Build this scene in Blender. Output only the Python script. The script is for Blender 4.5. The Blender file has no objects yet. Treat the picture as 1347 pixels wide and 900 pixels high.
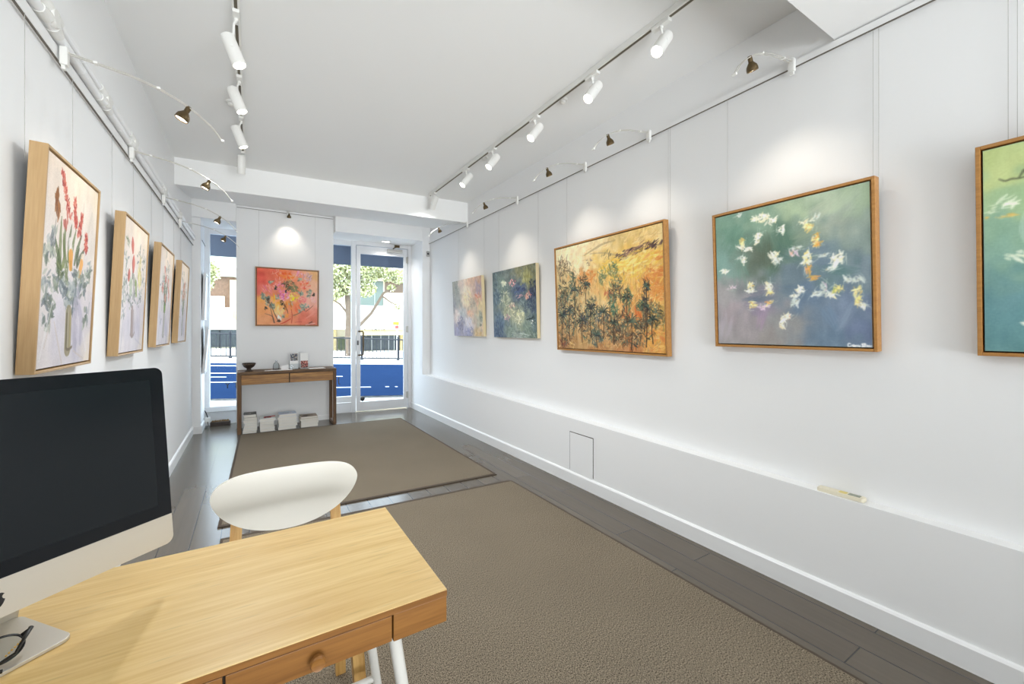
import bpy, bmesh, math, random
import numpy as np
from mathutils import Vector as V, Matrix as M, Euler

S = bpy.context.scene
COL = S.collection
RND = random.Random(7)
PI = math.pi

# ------------------------------------------------------------------ mesh helper
class G:
    def __init__(s): s.b = bmesh.new()
    def _merge(s, t, mtx=None):
        if mtx is not None: t.transform(mtx)
        me = bpy.data.meshes.new('tmp'); t.to_mesh(me); t.free()
        s.b.from_mesh(me); bpy.data.meshes.remove(me)
        return s
    def box(s, lo, hi, bev=0, mtx=None, seg=2):
        t = bmesh.new()
        c = [(a + b) / 2 for a, b in zip(lo, hi)]; d = [abs(b - a) for a, b in zip(lo, hi)]
        bmesh.ops.create_cube(t, size=1)
        for v in t.verts: v.co = V((c[0] + v.co.x * d[0], c[1] + v.co.y * d[1], c[2] + v.co.z * d[2]))
        if bev: bmesh.ops.bevel(t, geom=t.edges[:], offset=min(bev, min(d) * .45), segments=seg, affect='EDGES', profile=.5)
        return s._merge(t, mtx)
    def hexa(s, p, mtx=None):
        "p: 4 bottom points then 4 top points, same winding"
        t = bmesh.new(); v = [t.verts.new(q) for q in p]
        for f in ((3, 2, 1, 0), (4, 5, 6, 7), (0, 1, 5, 4), (1, 2, 6, 5), (2, 3, 7, 6), (3, 0, 4, 7)):
            t.faces.new([v[i] for i in f])
        bmesh.ops.recalc_face_normals(t, faces=t.faces[:])
        return s._merge(t, mtx)
    def cyl(s, p0, p1, r0, r1=None, n=16, cap=True):
        return s.tube([p0, p1], [r0, r0 if r1 is None else r1], n, cap)
    def tube(s, pts, r, n=8, cap=True, flat=1.0):
        pts = [V(p) for p in pts]; rr = r if isinstance(r, (list, tuple)) else [r] * len(pts)
        t = bmesh.new(); rings = []; up = None
        for i, p in enumerate(pts):
            d = (pts[min(i + 1, len(pts) - 1)] - pts[max(i - 1, 0)]).normalized()
            if up is None:
                up = V((0, 0, 1)) if abs(d.z) < .9 else V((0, 1, 0))
            a = d.cross(up)
            if a.length < 1e-5: a = d.cross(V((1, 0, 0)))
            a.normalize(); up = a.cross(d).normalized()
            rings.append([t.verts.new(p + (a * math.cos(2 * PI * k / n) + up * math.sin(2 * PI * k / n) * flat) * rr[i]) for k in range(n)])
        for q, w in zip(rings, rings[1:]):
            for k in range(n): t.faces.new((q[k], q[(k + 1) % n], w[(k + 1) % n], w[k]))
        if cap:
            t.faces.new(rings[0][::-1]); t.faces.new(rings[-1])
        bmesh.ops.recalc_face_normals(t, faces=t.faces[:])
        return s._merge(t)
    def lathe(s, prof, n=24, mtx=None, close=False):
        t = bmesh.new(); rings = []
        for r, z in prof:
            if r < 1e-6: rings.append([t.verts.new((0, 0, z))])
            else: rings.append([t.verts.new((r * math.cos(2 * PI * k / n), r * math.sin(2 * PI * k / n), z)) for k in range(n)])
        for q, w in zip(rings, rings[1:]):
            for k in range(n):
                a = q[k % len(q)]; b = q[(k + 1) % len(q)]; c = w[(k + 1) % len(w)]; d = w[k % len(w)]
                f = []
                for x in (a, b, c, d):
                    if x not in f: f.append(x)
                if len(f) > 2: t.faces.new(f)
        bmesh.ops.recalc_face_normals(t, faces=t.faces[:])
        return s._merge(t, mtx)
    def prism(s, pts, z0, z1, mtx=None, bev=0):
        "2D outline (x,y) extruded z0..z1"
        t = bmesh.new()
        lo = [t.verts.new((x, y, z0)) for x, y in pts]; hi = [t.verts.new((x, y, z1)) for x, y in pts]
        n = len(pts)
        t.faces.new(lo[::-1]); top = t.faces.new(hi)
        for i in range(n): t.faces.new((lo[i], lo[(i + 1) % n], hi[(i + 1) % n], hi[i]))
        bmesh.ops.recalc_face_normals(t, faces=t.faces[:])
        if bev: bmesh.ops.bevel(t, geom=list(top.edges), offset=bev, segments=2, affect='EDGES', profile=.5)
        return s._merge(t, mtx)
    def faces(s, verts, fs, mtx=None):
        t = bmesh.new(); v = [t.verts.new(p) for p in verts]
        for f in fs: t.faces.new([v[i] for i in f])
        return s._merge(t, mtx)

def rrect(w, h, r, n=6, cx=0, cy=0):
    o = []
    for (sx, sy, a0) in ((1, 1, 0), (-1, 1, 90), (-1, -1, 180), (1, -1, 270)):
        for k in range(n + 1):
            a = math.radians(a0 + 90 * k / n)
            o.append((cx + sx * (w / 2 - r) + r * math.cos(a), cy + sy * (h / 2 - r) + r * math.sin(a)))
    return o

WORLD = {}
def props(o, label=None, cat=None, group=None, kind=None):
    if label: o['label'] = label
    if cat: o['category'] = cat
    if group: o['group'] = group
    if kind: o['kind'] = kind
    return o

def thing(name, label, cat, mtx, group=None, kind=None):
    o = bpy.data.objects.new(name, None); COL.objects.link(o)
    o.empty_display_size = .05
    if not isinstance(mtx, M): mtx = M.Translation(mtx)
    o.matrix_world = mtx; WORLD[o.name] = mtx.copy()
    return props(o, label, cat, group, kind)

def finish(me, angle):
    me.shade_smooth() if hasattr(me, 'shade_smooth') else None
    me.set_sharp_from_angle(angle=math.radians(angle))

def obj(name, g, mat, parent=None, world=False, label=None, cat=None, group=None, kind=None, angle=32):
    """one mesh object; with world=True the shape was drawn in room coordinates"""
    b = g.b
    me = bpy.data.meshes.new(name)
    o = bpy.data.objects.new(name, me); COL.objects.link(o)
    if parent is not None:
        if world: b.transform(WORLD[parent.name].inverted())
        o.parent = parent
        WORLD[o.name] = WORLD[parent.name]
    else:
        xs = [v.co for v in b.verts]
        lo = V([min(p[i] for p in xs) for i in range(3)]); hi = V([max(p[i] for p in xs) for i in range(3)])
        c = V(((lo.x + hi.x) / 2, (lo.y + hi.y) / 2, lo.z))
        b.transform(M.Translation(-c)); o.location = c; WORLD[o.name] = M.Translation(c)
    b.to_mesh(me); b.free()
    if mat is not None: me.materials.append(mat)
    finish(me, angle)
    if len(me.polygons) < 4000:
        wn = o.modifiers.new('weighted_normals', 'WEIGHTED_NORMAL'); wn.keep_sharp = True; wn.weight = 80
    return props(o, label, cat, group, kind)

def dup(root, mtx, label=None, group=None):
    r = root.copy(); COL.objects.link(r); r.matrix_world = mtx; WORLD[r.name] = mtx.copy()
    if label: r['label'] = label
    if group: r['group'] = group
    for ch in list(root.children):
        c = ch.copy(); COL.objects.link(c); c.parent = r; WORLD[c.name] = mtx
        for gch in list(ch.children):
            d = gch.copy(); COL.objects.link(d); d.parent = c
    return r

# ------------------------------------------------------------------ materials
def lin(c):
    return tuple((x / 12.92 if x <= .04045 else ((x + .055) / 1.055) ** 2.4) for x in (v / 255 for v in c[:3])) + (1,)

def mat(name, rgb, rough=.5, metal=0, var=0, vscale=6, bump=0, bscale=80, emit=None, spec=None, stretch=None, coat=0):
    m = bpy.data.materials.new(name); m.use_nodes = True
    nt = m.node_tree; N = nt.nodes; L = nt.links; p = N['Principled BSDF']
    p.inputs['Base Color'].default_value = lin(rgb); p.inputs['Roughness'].default_value = rough
    p.inputs['Metallic'].default_value = metal
    if spec is not None: p.inputs['Specular IOR Level'].default_value = spec
    if coat: p.inputs['Coat Weight'].default_value = coat; p.inputs['Coat Roughness'].default_value = .1
    if emit:
        p.inputs['Emission Color'].default_value = lin(emit[0]); p.inputs['Emission Strength'].default_value = emit[1]
    tc = N.new('ShaderNodeTexCoord')
    mp = N.new('ShaderNodeMapping'); L.new(tc.outputs['Object'], mp.inputs['Vector'])
    if stretch: mp.inputs['Scale'].default_value = stretch
    if var:
        n = N.new('ShaderNodeTexNoise'); n.inputs['Scale'].default_value = vscale; n.inputs['Detail'].default_value = 4
        L.new(mp.outputs[0], n.inputs['Vector'])
        r = N.new('ShaderNodeMapRange'); r.inputs['From Min'].default_value = .25; r.inputs['From Max'].default_value = .75
        r.inputs['To Min'].default_value = 1 - var; r.inputs['To Max'].default_value = 1 + var
        L.new(n.outputs['Fac'], r.inputs['Value'])
        x = N.new('ShaderNodeMix'); x.data_type = 'RGBA'; x.blend_type = 'MULTIPLY'; x.inputs[0].default_value = 1
        x.inputs[6].default_value = lin(rgb); L.new(r.outputs[0], x.inputs[7]); L.new(x.outputs[2], p.inputs['Base Color'])
    if bump:
        n2 = N.new('ShaderNodeTexNoise'); n2.inputs['Scale'].default_value = bscale; n2.inputs['Detail'].default_value = 3
        L.new(mp.outputs[0], n2.inputs['Vector'])
        b = N.new('ShaderNodeBump'); b.inputs['Strength'].default_value = bump; b.inputs['Distance'].default_value = .004
        L.new(n2.outputs['Fac'], b.inputs['Height']); L.new(b.outputs[0], p.inputs['Normal'])
    return m

def wood(name, c0, c1, rough=.4, axis='X', grain=28, along=1.2, coat=0, spec=None, bamboo=False):
    m = bpy.data.materials.new(name); m.use_nodes = True
    nt = m.node_tree; N = nt.nodes; L = nt.links; p = N['Principled BSDF']
    p.inputs['Roughness'].default_value = rough
    if coat: p.inputs['Coat Weight'].default_value = coat
    if spec is not None: p.inputs['Specular IOR Level'].default_value = spec
    tc = N.new('ShaderNodeTexCoord'); mp = N.new('ShaderNodeMapping'); L.new(tc.outputs['Object'], mp.inputs['Vector'])
    sc = {'X': (along, grain, grain), 'Y': (grain, along, grain), 'Z': (grain, grain, along)}[axis]
    mp.inputs['Scale'].default_value = sc
    n = N.new('ShaderNodeTexNoise'); n.inputs['Scale'].default_value = 1; n.inputs['Detail'].default_value = 6; n.inputs['Roughness'].default_value = .6
    n.inputs['Distortion'].default_value = .3
    L.new(mp.outputs[0], n.inputs['Vector'])
    mp2 = N.new('ShaderNodeMapping'); L.new(tc.outputs['Object'], mp2.inputs['Vector'])
    mp2.inputs['Scale'].default_value = tuple(a * 4.2 for a in sc)
    n2 = N.new('ShaderNodeTexNoise'); n2.inputs['Scale'].default_value = 1; n2.inputs['Detail'].default_value = 3
    L.new(mp2.outputs[0], n2.inputs['Vector'])
    ad = N.new('ShaderNodeMix'); ad.inputs[0].default_value = .38
    L.new(n.outputs['Fac'], ad.inputs[2]); L.new(n2.outputs['Fac'], ad.inputs[3])
    cr = N.new('ShaderNodeValToRGB'); cr.color_ramp.elements[0].position = .34; cr.color_ramp.elements[1].position = .62
    cr.color_ramp.elements[0].color = lin(c1); cr.color_ramp.elements[1].color = lin(c0)
    L.new(ad.outputs[0], cr.inputs[0])
    out = cr.outputs[0]
    if bamboo:   # short darker nodes across the strips
        mp3 = N.new('ShaderNodeMapping'); L.new(tc.outputs['Object'], mp3.inputs['Vector'])
        mp3.inputs['Scale'].default_value = {'X': (9, 95, 95), 'Y': (95, 9, 95), 'Z': (95, 95, 9)}[axis]
        vo = N.new('ShaderNodeTexVoronoi'); vo.inputs['Scale'].default_value = 1; L.new(mp3.outputs[0], vo.inputs['Vector'])
        r = N.new('ShaderNodeMapRange'); r.inputs['From Min'].default_value = 0; r.inputs['From Max'].default_value = .26
        r.inputs['To Min'].default_value = .80; r.inputs['To Max'].default_value = 1
        L.new(vo.outputs['Distance'], r.inputs['Value'])
        x = N.new('ShaderNodeMix'); x.data_type = 'RGBA'; x.blend_type = 'MULTIPLY'; x.inputs[0].default_value = 1
        L.new(out, x.inputs[6]); L.new(r.outputs[0], x.inputs[7]); out = x.outputs[2]
    L.new(out, p.inputs['Base Color'])
    b = N.new('ShaderNodeBump'); b.inputs['Strength'].default_value = .08; b.inputs['Distance'].default_value = .002
    L.new(ad.outputs[0], b.inputs['Height']); L.new(b.outputs[0], p.inputs['Normal'])
    return m

def glass_mat(name, tint=(255, 255, 255), ior=1.06):
    m = bpy.data.materials.new(name); m.use_nodes = True
    nt = m.node_tree; N = nt.nodes; L = nt.links; N.remove(N['Principled BSDF'])
    t = N.new('ShaderNodeBsdfTransparent'); t.inputs[0].default_value = lin(tint)
    g = N.new('ShaderNodeBsdfGlossy'); g.inputs['Roughness'].default_value = .02
    f = N.new('ShaderNodeFresnel'); f.inputs[0].default_value = ior
    x = N.new('ShaderNodeMixShader'); L.new(f.outputs[0], x.inputs[0]); L.new(t.outputs[0], x.inputs[1]); L.new(g.outputs[0], x.inputs[2])
    L.new(x.outputs[0], N['Material Output'].inputs[0])
    return m

def plank_mat():
    m = bpy.data.materials.new('dark oak planks'); m.use_nodes = True
    nt = m.node_tree; N = nt.nodes; L = nt.links; p = N['Principled BSDF']
    tc = N.new('ShaderNodeTexCoord'); sp = N.new('ShaderNodeSeparateXYZ'); L.new(tc.outputs['Object'], sp.inputs[0])
    cb = N.new('ShaderNodeCombineXYZ'); L.new(sp.outputs[1], cb.inputs[0]); L.new(sp.outputs[0], cb.inputs[1])
    br = N.new('ShaderNodeTexBrick'); L.new(cb.outputs[0], br.inputs['Vector'])
    br.inputs['Scale'].default_value = 1; br.inputs['Brick Width'].default_value = 1.2; br.inputs['Row Height'].default_value = .152
    br.inputs['Mortar Size'].default_value = .0026; br.inputs['Mortar Smooth'].default_value = .1
    br.inputs['Color1'].default_value = lin((90, 81, 70)); br.inputs['Color2'].default_value = lin((101, 92, 80)); br.inputs['Mortar'].default_value = lin((44, 40, 36))
    br.offset = .37
    mp = N.new('ShaderNodeMapping'); L.new(tc.outputs['Object'], mp.inputs['Vector']); mp.inputs['Scale'].default_value = (32, 1.6, 1)
    n = N.new('ShaderNodeTexNoise'); n.inputs['Scale'].default_value = 1; n.inputs['Detail'].default_value = 6; L.new(mp.outputs[0], n.inputs['Vector'])
    r = N.new('ShaderNodeMapRange'); r.inputs['To Min'].default_value = .84; r.inputs['To Max'].default_value = 1.16; L.new(n.outputs['Fac'], r.inputs['Value'])
    x = N.new('ShaderNodeMix'); x.data_type = 'RGBA'; x.blend_type = 'MULTIPLY'; x.inputs[0].default_value = 1
    L.new(br.outputs['Color'], x.inputs[6]); L.new(r.outputs[0], x.inputs[7]); L.new(x.outputs[2], p.inputs['Base Color'])
    p.inputs['Roughness'].default_value = .22; p.inputs['Specular IOR Level'].default_value = .6
    b = N.new('ShaderNodeBump'); b.inputs['Strength'].default_value = .06; b.inputs['Distance'].default_value = .002
    L.new(br.outputs['Fac'], b.inputs['Height']); b.invert = True; L.new(b.outputs[0], p.inputs['Normal'])
    return m

def sisal_mat():
    m = bpy.data.materials.new('taupe sisal weave'); m.use_nodes = True
    nt = m.node_tree; N = nt.nodes; L = nt.links; p = N['Principled BSDF']; p.inputs['Roughness'].default_value = .95
    p.inputs['Specular IOR Level'].default_value = .1
    tc = N.new('ShaderNodeTexCoord')
    mp = N.new('ShaderNodeMapping'); L.new(tc.outputs['Object'], mp.inputs['Vector']); mp.inputs['Scale'].default_value = (260, 170, 1)
    n = N.new('ShaderNodeTexNoise'); n.inputs['Scale'].default_value = 1; n.inputs['Detail'].default_value = 2; L.new(mp.outputs[0], n.inputs['Vector'])
    n2 = N.new('ShaderNodeTexNoise'); n2.inputs['Scale'].default_value = 2.2; n2.inputs['Detail'].default_value = 3; L.new(tc.outputs['Object'], n2.inputs['Vector'])
    cr = N.new('ShaderNodeValToRGB'); e = cr.color_ramp.elements
    e[0].position = .3; e[0].color = lin((48, 41, 32)); e[1].position = .7; e[1].color = lin((164, 150, 129))
    L.new(n.outputs['Fac'], cr.inputs[0])
    r = N.new('ShaderNodeMapRange'); r.inputs['To Min'].default_value = .88; r.inputs['To Max'].default_value = 1.12; L.new(n2.outputs['Fac'], r.inputs['Value'])
    x = N.new('ShaderNodeMix'); x.data_type = 'RGBA'; x.blend_type = 'MULTIPLY'; x.inputs[0].default_value = 1
    L.new(cr.outputs[0], x.inputs[6]); L.new(r.outputs[0], x.inputs[7]); L.new(x.outputs[2], p.inputs['Base Color'])
    b = N.new('ShaderNodeBump'); b.inputs['Strength'].default_value = .6; b.inputs['Distance'].default_value = .003
    L.new(n.outputs['Fac'], b.inputs['Height']); L.new(b.outputs[0], p.inputs['Normal'])
    return m

WALL = mat('painted white plaster', (244, 244, 243), .75, bump=.14, bscale=26, spec=.25)
CEIL = mat('painted white ceiling', (246, 246, 244), .85, spec=.2)
GLOSSW = mat('white gloss trim paint', (244, 244, 243), .35)
ALUW = mat('white powder coated aluminium', (226, 227, 228), .4)
WHITE = mat('white plastic', (236, 235, 230), .4)
TRACKGREY = mat('track slot', (96, 88, 70), .5)
GROOVE = mat('dark rail groove', (110, 104, 94), .7)
STEEL = mat('brushed steel', (190, 188, 182), .32, 1)
RODM = mat('satin white steel rod', (206, 203, 194), .35, .4)
BRONZE = mat('dark bronze metal', (96, 80, 54), .35, .7)
LENS = mat('lit lamp lens', (255, 250, 240), .3, emit=((255, 246, 230), 9))
LENSOFF = mat('frosted lamp lens', (225, 222, 214), .3)
BLACK = mat('black plastic', (22, 22, 24), .35)
OAKP = wood('pale oak frame', (196, 162, 116), (180, 145, 98), .45, 'Z', 60, 3)
OAKH = wood('honey oak frame', (190, 138, 74), (164, 112, 54), .42, 'X', 60, 3)
FRAMEB = wood('brown oak frame', (176, 128, 80), (150, 104, 62), .45, 'X', 60, 3)
GAP = mat('shadow gap', (48, 36, 24), .8)
CANVE = mat('cream canvas edge', (226, 208, 166), .8)
WIRE = mat('hanging wire', (182, 180, 174), .4, .2)
GLASS = glass_mat('window glass', (247, 250, 252))
ACRYL = glass_mat('clear acrylic', (244, 246, 247), 1.16)
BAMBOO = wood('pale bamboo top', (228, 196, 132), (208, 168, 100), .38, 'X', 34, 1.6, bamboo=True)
BAMBOO_SHADE = wood('bamboo shaded in colour', (156, 106, 50), (124, 80, 34), .4, 'X', 40, 2.0, bamboo=True)  # darker bamboo copy: shade of the desk's front sides put into the colour
BIRCH = wood('birch chair leg', (222, 178, 108), (196, 146, 76), .4, 'Z', 40, 2)
RUSTIC = wood('rough dark timber', (120, 88, 58), (66, 46, 30), .6, 'Z', 40, 3)
RUSTICX = wood('rough dark timber top', (122, 92, 60), (66, 46, 30), .6, 'X', 40, 3)
HONEY = wood('honey timber drawer', (178, 128, 62), (112, 72, 30), .45, 'X', 24, 2)
SHELLW = mat('white lacquered plywood', (238, 234, 222), .3)
DESKW = mat('white painted steel', (232, 230, 222), .3)
PLANK = plank_mat()
SISAL = sisal_mat()
RUGEDGE = mat('dark rug binding', (78, 66, 54), .9)
# ------------------------------------------------------------------ painted canvases (colour laid down stroke by stroke on a fine mesh)
class Paint:
    def __init__(s, W, H, quad=None, seed=1):
        s.W, s.H = W, H; s.a = np.zeros((H, W, 3)); s.rng = np.random.default_rng(seed); s.r = random.Random(seed)
        yy, xx = np.mgrid[0:H, 0:W]; s.X = xx + .5; s.Y = yy + .5
        s.q = None
        if quad is not None:      # sketch coordinates -> canvas fraction (u right, v down)
            dst = [(0, 0), (1, 0), (1, 1), (0, 1)]; A = []; B = []
            for (x, y), (u, v) in zip(quad, dst):
                A += [[x, y, 1, 0, 0, 0, -u * x, -u * y], [0, 0, 0, x, y, 1, -v * x, -v * y]]; B += [u, v]
            s.q = np.append(np.linalg.solve(np.array(A, float), np.array(B, float)), 1).reshape(3, 3)
    def uv(s, p):
        if s.q is None: return p
        w = s.q @ np.array([p[0], p[1], 1.]); return (w[0] / w[2], w[1] / w[2])
    def noise(s, sx, sy):
        g = s.rng.random((max(2, int(s.H / sy) + 2), max(2, int(s.W / sx) + 2)))
        fy = np.linspace(0, g.shape[0] - 1.001, s.H); fx = np.linspace(0, g.shape[1] - 1.001, s.W)
        iy = fy.astype(int); ix = fx.astype(int); ty = (fy - iy)[:, None]; tx = (fx - ix)[None, :]
        ty = ty * ty * (3 - 2 * ty); tx = tx * tx * (3 - 2 * tx)
        return (g[iy][:, ix] * (1 - tx) + g[iy][:, ix + 1] * tx) * (1 - ty) + (g[iy + 1][:, ix] * (1 - tx) + g[iy + 1][:, ix + 1] * tx) * ty
    def ground(s, pts, soft=2.0, amp=10, sx=9, sy=9):
        "pts: list of (x, y, colour) anchors, blended by inverse distance, plus brushy variation"
        num = np.zeros_like(s.a); den = np.zeros((s.H, s.W, 1))
        jx = (s.noise(14, 14) - .5) * .12; jy = (s.noise(14, 14) - .5) * .12
        for x, y, c in pts:
            u, v = s.uv((x, y))
            d = ((s.X / s.W - u + jx) ** 2 + (s.Y / s.H - v + jy) ** 2) ** (soft / 2) + 1e-4
            num += np.array(c, float) / d[..., None]; den += 1 / d[..., None]
        s.a = num / den + ((s.noise(sx, sy) - .5) * 2 * amp)[..., None] + ((s.noise(sx / 3, sy * 1.5) - .5) * amp)[..., None]
        s.grain(5)
    def grain(s, k): s.a += s.rng.normal(0, k * .6, (s.H, s.W, 1))
    def _seg(s, P, w, col, al, br):
        "P: canvas-pixel polyline, w: width list"
        P = np.array(P, float); m = max(w) + 2
        x0 = int(max(0, P[:, 0].min() - m)); x1 = int(min(s.W, P[:, 0].max() + m + 1))
        y0 = int(max(0, P[:, 1].min() - m)); y1 = int(min(s.H, P[:, 1].max() + m + 1))
        if x1 <= x0 or y1 <= y0: return
        X = s.X[y0:y1, x0:x1]; Y = s.Y[y0:y1, x0:x1]
        best = np.full(X.shape, 9.0); side = np.zeros(X.shape)
        for i in range(len(P) - 1):
            d = P[i + 1] - P[i]; L2 = d @ d + 1e-9
            t = np.clip(((X - P[i, 0]) * d[0] + (Y - P[i, 1]) * d[1]) / L2, 0, 1)
            qx = X - P[i, 0] - t * d[0]; qy = Y - P[i, 1] - t * d[1]
            ww = np.maximum(.35, (w[i] + (w[i + 1] - w[i]) * t) / 2)
            e = np.hypot(qx, qy) / ww; sg = (qx * -d[1] + qy * d[0]) / math.sqrt(L2) / ww
            k = e < best; best[k] = e[k]; side[k] = sg[k]
        wm = max(w) / 2
        aa = np.clip((1 - best) * max(wm, .8) + .5, 0, 1) * al
        ph = s.r.random() * 9
        if br: aa = aa * (1 - br + br * (.5 + .5 * np.sin(side * 7 + ph) * np.cos(side * 17 + 2 * ph)))
        c = np.array(col, float) + (np.sin(side * 6 + ph) * 9)[..., None] * (1 if br else 0)
        T = s.a[y0:y1, x0:x1]; T += (c - T) * aa[..., None]
    def stroke(s, pts, w, col, al=.9, br=.3):
        P = []
        for p in pts:
            u, v = s.uv(p); P.append((u * s.W, v * s.H))
        if len(P) > 2:   # smooth
            Q = []
            for i in range(len(P) - 1):
                a = P[max(i - 1, 0)]; b = P[i]; c = P[i + 1]; d = P[min(i + 2, len(P) - 1)]
                for t in (0, .25, .5, .75):
                    Q.append(tuple(.5 * (2 * b[k] + (c[k] - a[k]) * t + (2 * a[k] - 5 * b[k] + 4 * c[k] - d[k]) * t * t + (3 * b[k] - a[k] - 3 * c[k] + d[k]) * t ** 3) for k in (0, 1)))
            P = Q + [P[-1]]
        if not isinstance(w, (list, tuple)): w = [w, w]
        n = len(P); ws = [np.interp(i / (n - 1), np.linspace(0, 1, len(w)), w) for i in range(n)]
        s._seg(P, ws, col, al, br)
    def leaf(s, p, ang, ln, wd, col, al=.9, br=.3):
        "p in sketch coordinates; length and width in canvas pixels"
        u, v = s.uv(p); x, y = u * s.W, v * s.H; c, q = math.cos(ang), math.sin(ang)
        P = [(x + c * ln * t, y + q * ln * t) for t in (-.5, -.2, .1, .35, .5)]
        s._seg(P, [wd * .3, wd, wd, wd * .6, .3], col, al, br)
    def dabs(s, p, rx, ry, n, ln, wd, cols, ang=None, spread=1.2, al=.85, br=.3):
        "n dabs scattered round p; rx, ry, ln, wd in canvas pixels"
        u, v = s.uv(p); cx, cy = u * s.W, v * s.H
        for _ in range(n):
            t = s.r.random() * 2 * PI; r = math.sqrt(s.r.random())
            x = cx + math.cos(t) * r * rx; y = cy + math.sin(t) * r * ry
            a = (s.r.random() * 2 * PI) if ang is None else ang + (s.r.random() - .5) * spread
            L = ln * (.5 + s.r.random()); w = wd * (.5 + s.r.random()); c, q = math.cos(a), math.sin(a); k = (s.r.random() - .5) * .5 * L
            s._seg([(x - c * L / 2, y - q * L / 2), (x - q * k * .5, y + c * k * .5), (x + c * L / 2, y + q * L / 2)], [w * .5, w, w * .4], s.r.choice(cols), al, br)
    def over(s, n, ln, wd, cols, ang=None, spread=1.0, al=.5, br=.5):
        for _ in range(n):
            s.dabs_px(s.r.random() * s.W, s.r.random() * s.H, ln, wd, s.r.choice(cols), ang, spread, al, br)
    def dabs_px(s, x, y, ln, wd, col, ang, spread, al, br):
        a = s.r.random() * 2 * PI if ang is None else ang + (s.r.random() - .5) * spread
        L = ln * (.5 + s.r.random()); c, q = math.cos(a), math.sin(a)
        s._seg([(x - c * L / 2, y - q * L / 2), (x + c * L / 2, y + q * L / 2)], [wd * .5, wd], col, al, br)
    def smear(s, n=1):
        for _ in range(n):
            s.a = (s.a * 2 + np.roll(s.a, 1, 0) + np.roll(s.a, -1, 0) + np.roll(s.a, 1, 1) + np.roll(s.a, -1, 1)) / 6

PAINTM = bpy.data.materials.new('oil paint on canvas'); PAINTM.use_nodes = True
def _pm():
    nt = PAINTM.node_tree; N = nt.nodes; L = nt.links; p = N['Principled BSDF']; p.inputs['Roughness'].default_value = .55
    p.inputs['Specular IOR Level'].default_value = .25
    at = N.new('ShaderNodeAttribute'); at.attribute_name = 'paint'; L.new(at.outputs['Color'], p.inputs['Base Color'])
    tc = N.new('ShaderNodeTexCoord'); n = N.new('ShaderNodeTexNoise'); n.inputs['Scale'].default_value = 160
    L.new(tc.outputs['Object'], n.inputs['Vector'])
    b = N.new('ShaderNodeBump'); b.inputs['Strength'].default_value = .15; b.inputs['Distance'].default_value = .002
    L.new(n.outputs['Fac'], b.inputs['Height']); L.new(b.outputs[0], p.inputs['Normal'])
_pm()

def canvas(pt, w, h, d0, d1, parent, x0=0, z0=0, gain=1.35, grey=.1):
    """stretched canvas: a slab whose front face (local y = -d1) is the fine painted mesh"""
    H, W = pt.H, pt.W
    a = np.clip(pt.a, 0, 255) / 255; a = a * (1 - grey) + a.mean(2, keepdims=True) * grey; c = np.where(a <= .04045, a / 12.92, ((a + .055) / 1.055) ** 2.4); c = np.minimum(c * gain, .95)
    gx = np.linspace(-w / 2, w / 2, W + 1) + x0; gz = np.linspace(h, 0, H + 1) + z0
    co = np.zeros(((H + 1) * (W + 1) + 4, 3))
    XX, ZZ = np.meshgrid(gx, gz)
    co[:-4, 0] = XX.ravel(); co[:-4, 1] = -d1; co[:-4, 2] = ZZ.ravel()
    i = np.arange(H)[:, None] * (W + 1) + np.arange(W)[None, :]
    F = np.stack([i, i + W + 1, i + W + 2, i + 1], -1).reshape(-1, 4).tolist()
    b0 = (H + 1) * (W + 1)
    co[b0:, :] = [(gx[0], -d0, gz[0]), (gx[-1], -d0, gz[0]), (gx[-1], -d0, gz[-1]), (gx[0], -d0, gz[-1])]
    tl, tr, br, bl = 0, W, b0 - 1, H * (W + 1)
    F += [list(range(0, W + 1)) + [b0 + 1, b0], [bl + k for k in range(W, -1, -1)] + [b0 + 3, b0 + 2],
          [k * (W + 1) for k in range(H, -1, -1)] + [b0, b0 + 3], [k * (W + 1) + W for k in range(H + 1)] + [b0 + 2, b0 + 1], [b0, b0 + 1, b0 + 2, b0 + 3]]
    me = bpy.data.meshes.new('canvas'); me.from_pydata(co.tolist(), [], F); me.update()
    at = me.color_attributes.new('paint', 'FLOAT_COLOR', 'CORNER')
    nl = len(me.loops); col = np.ones((nl, 4)); col[:, :3] = lin((226, 208, 166))[:3]
    col[:H * W * 4, :3] = np.repeat(c.reshape(-1, 3), 4, axis=0)
    at.data.foreach_set('color', col.ravel().astype(np.float32))
    me.materials.append(PAINTM)
    o = bpy.data.objects.new('canvas', me); COL.objects.link(o); o.parent = parent; WORLD[o.name] = WORLD[parent.name]
    return o

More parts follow.
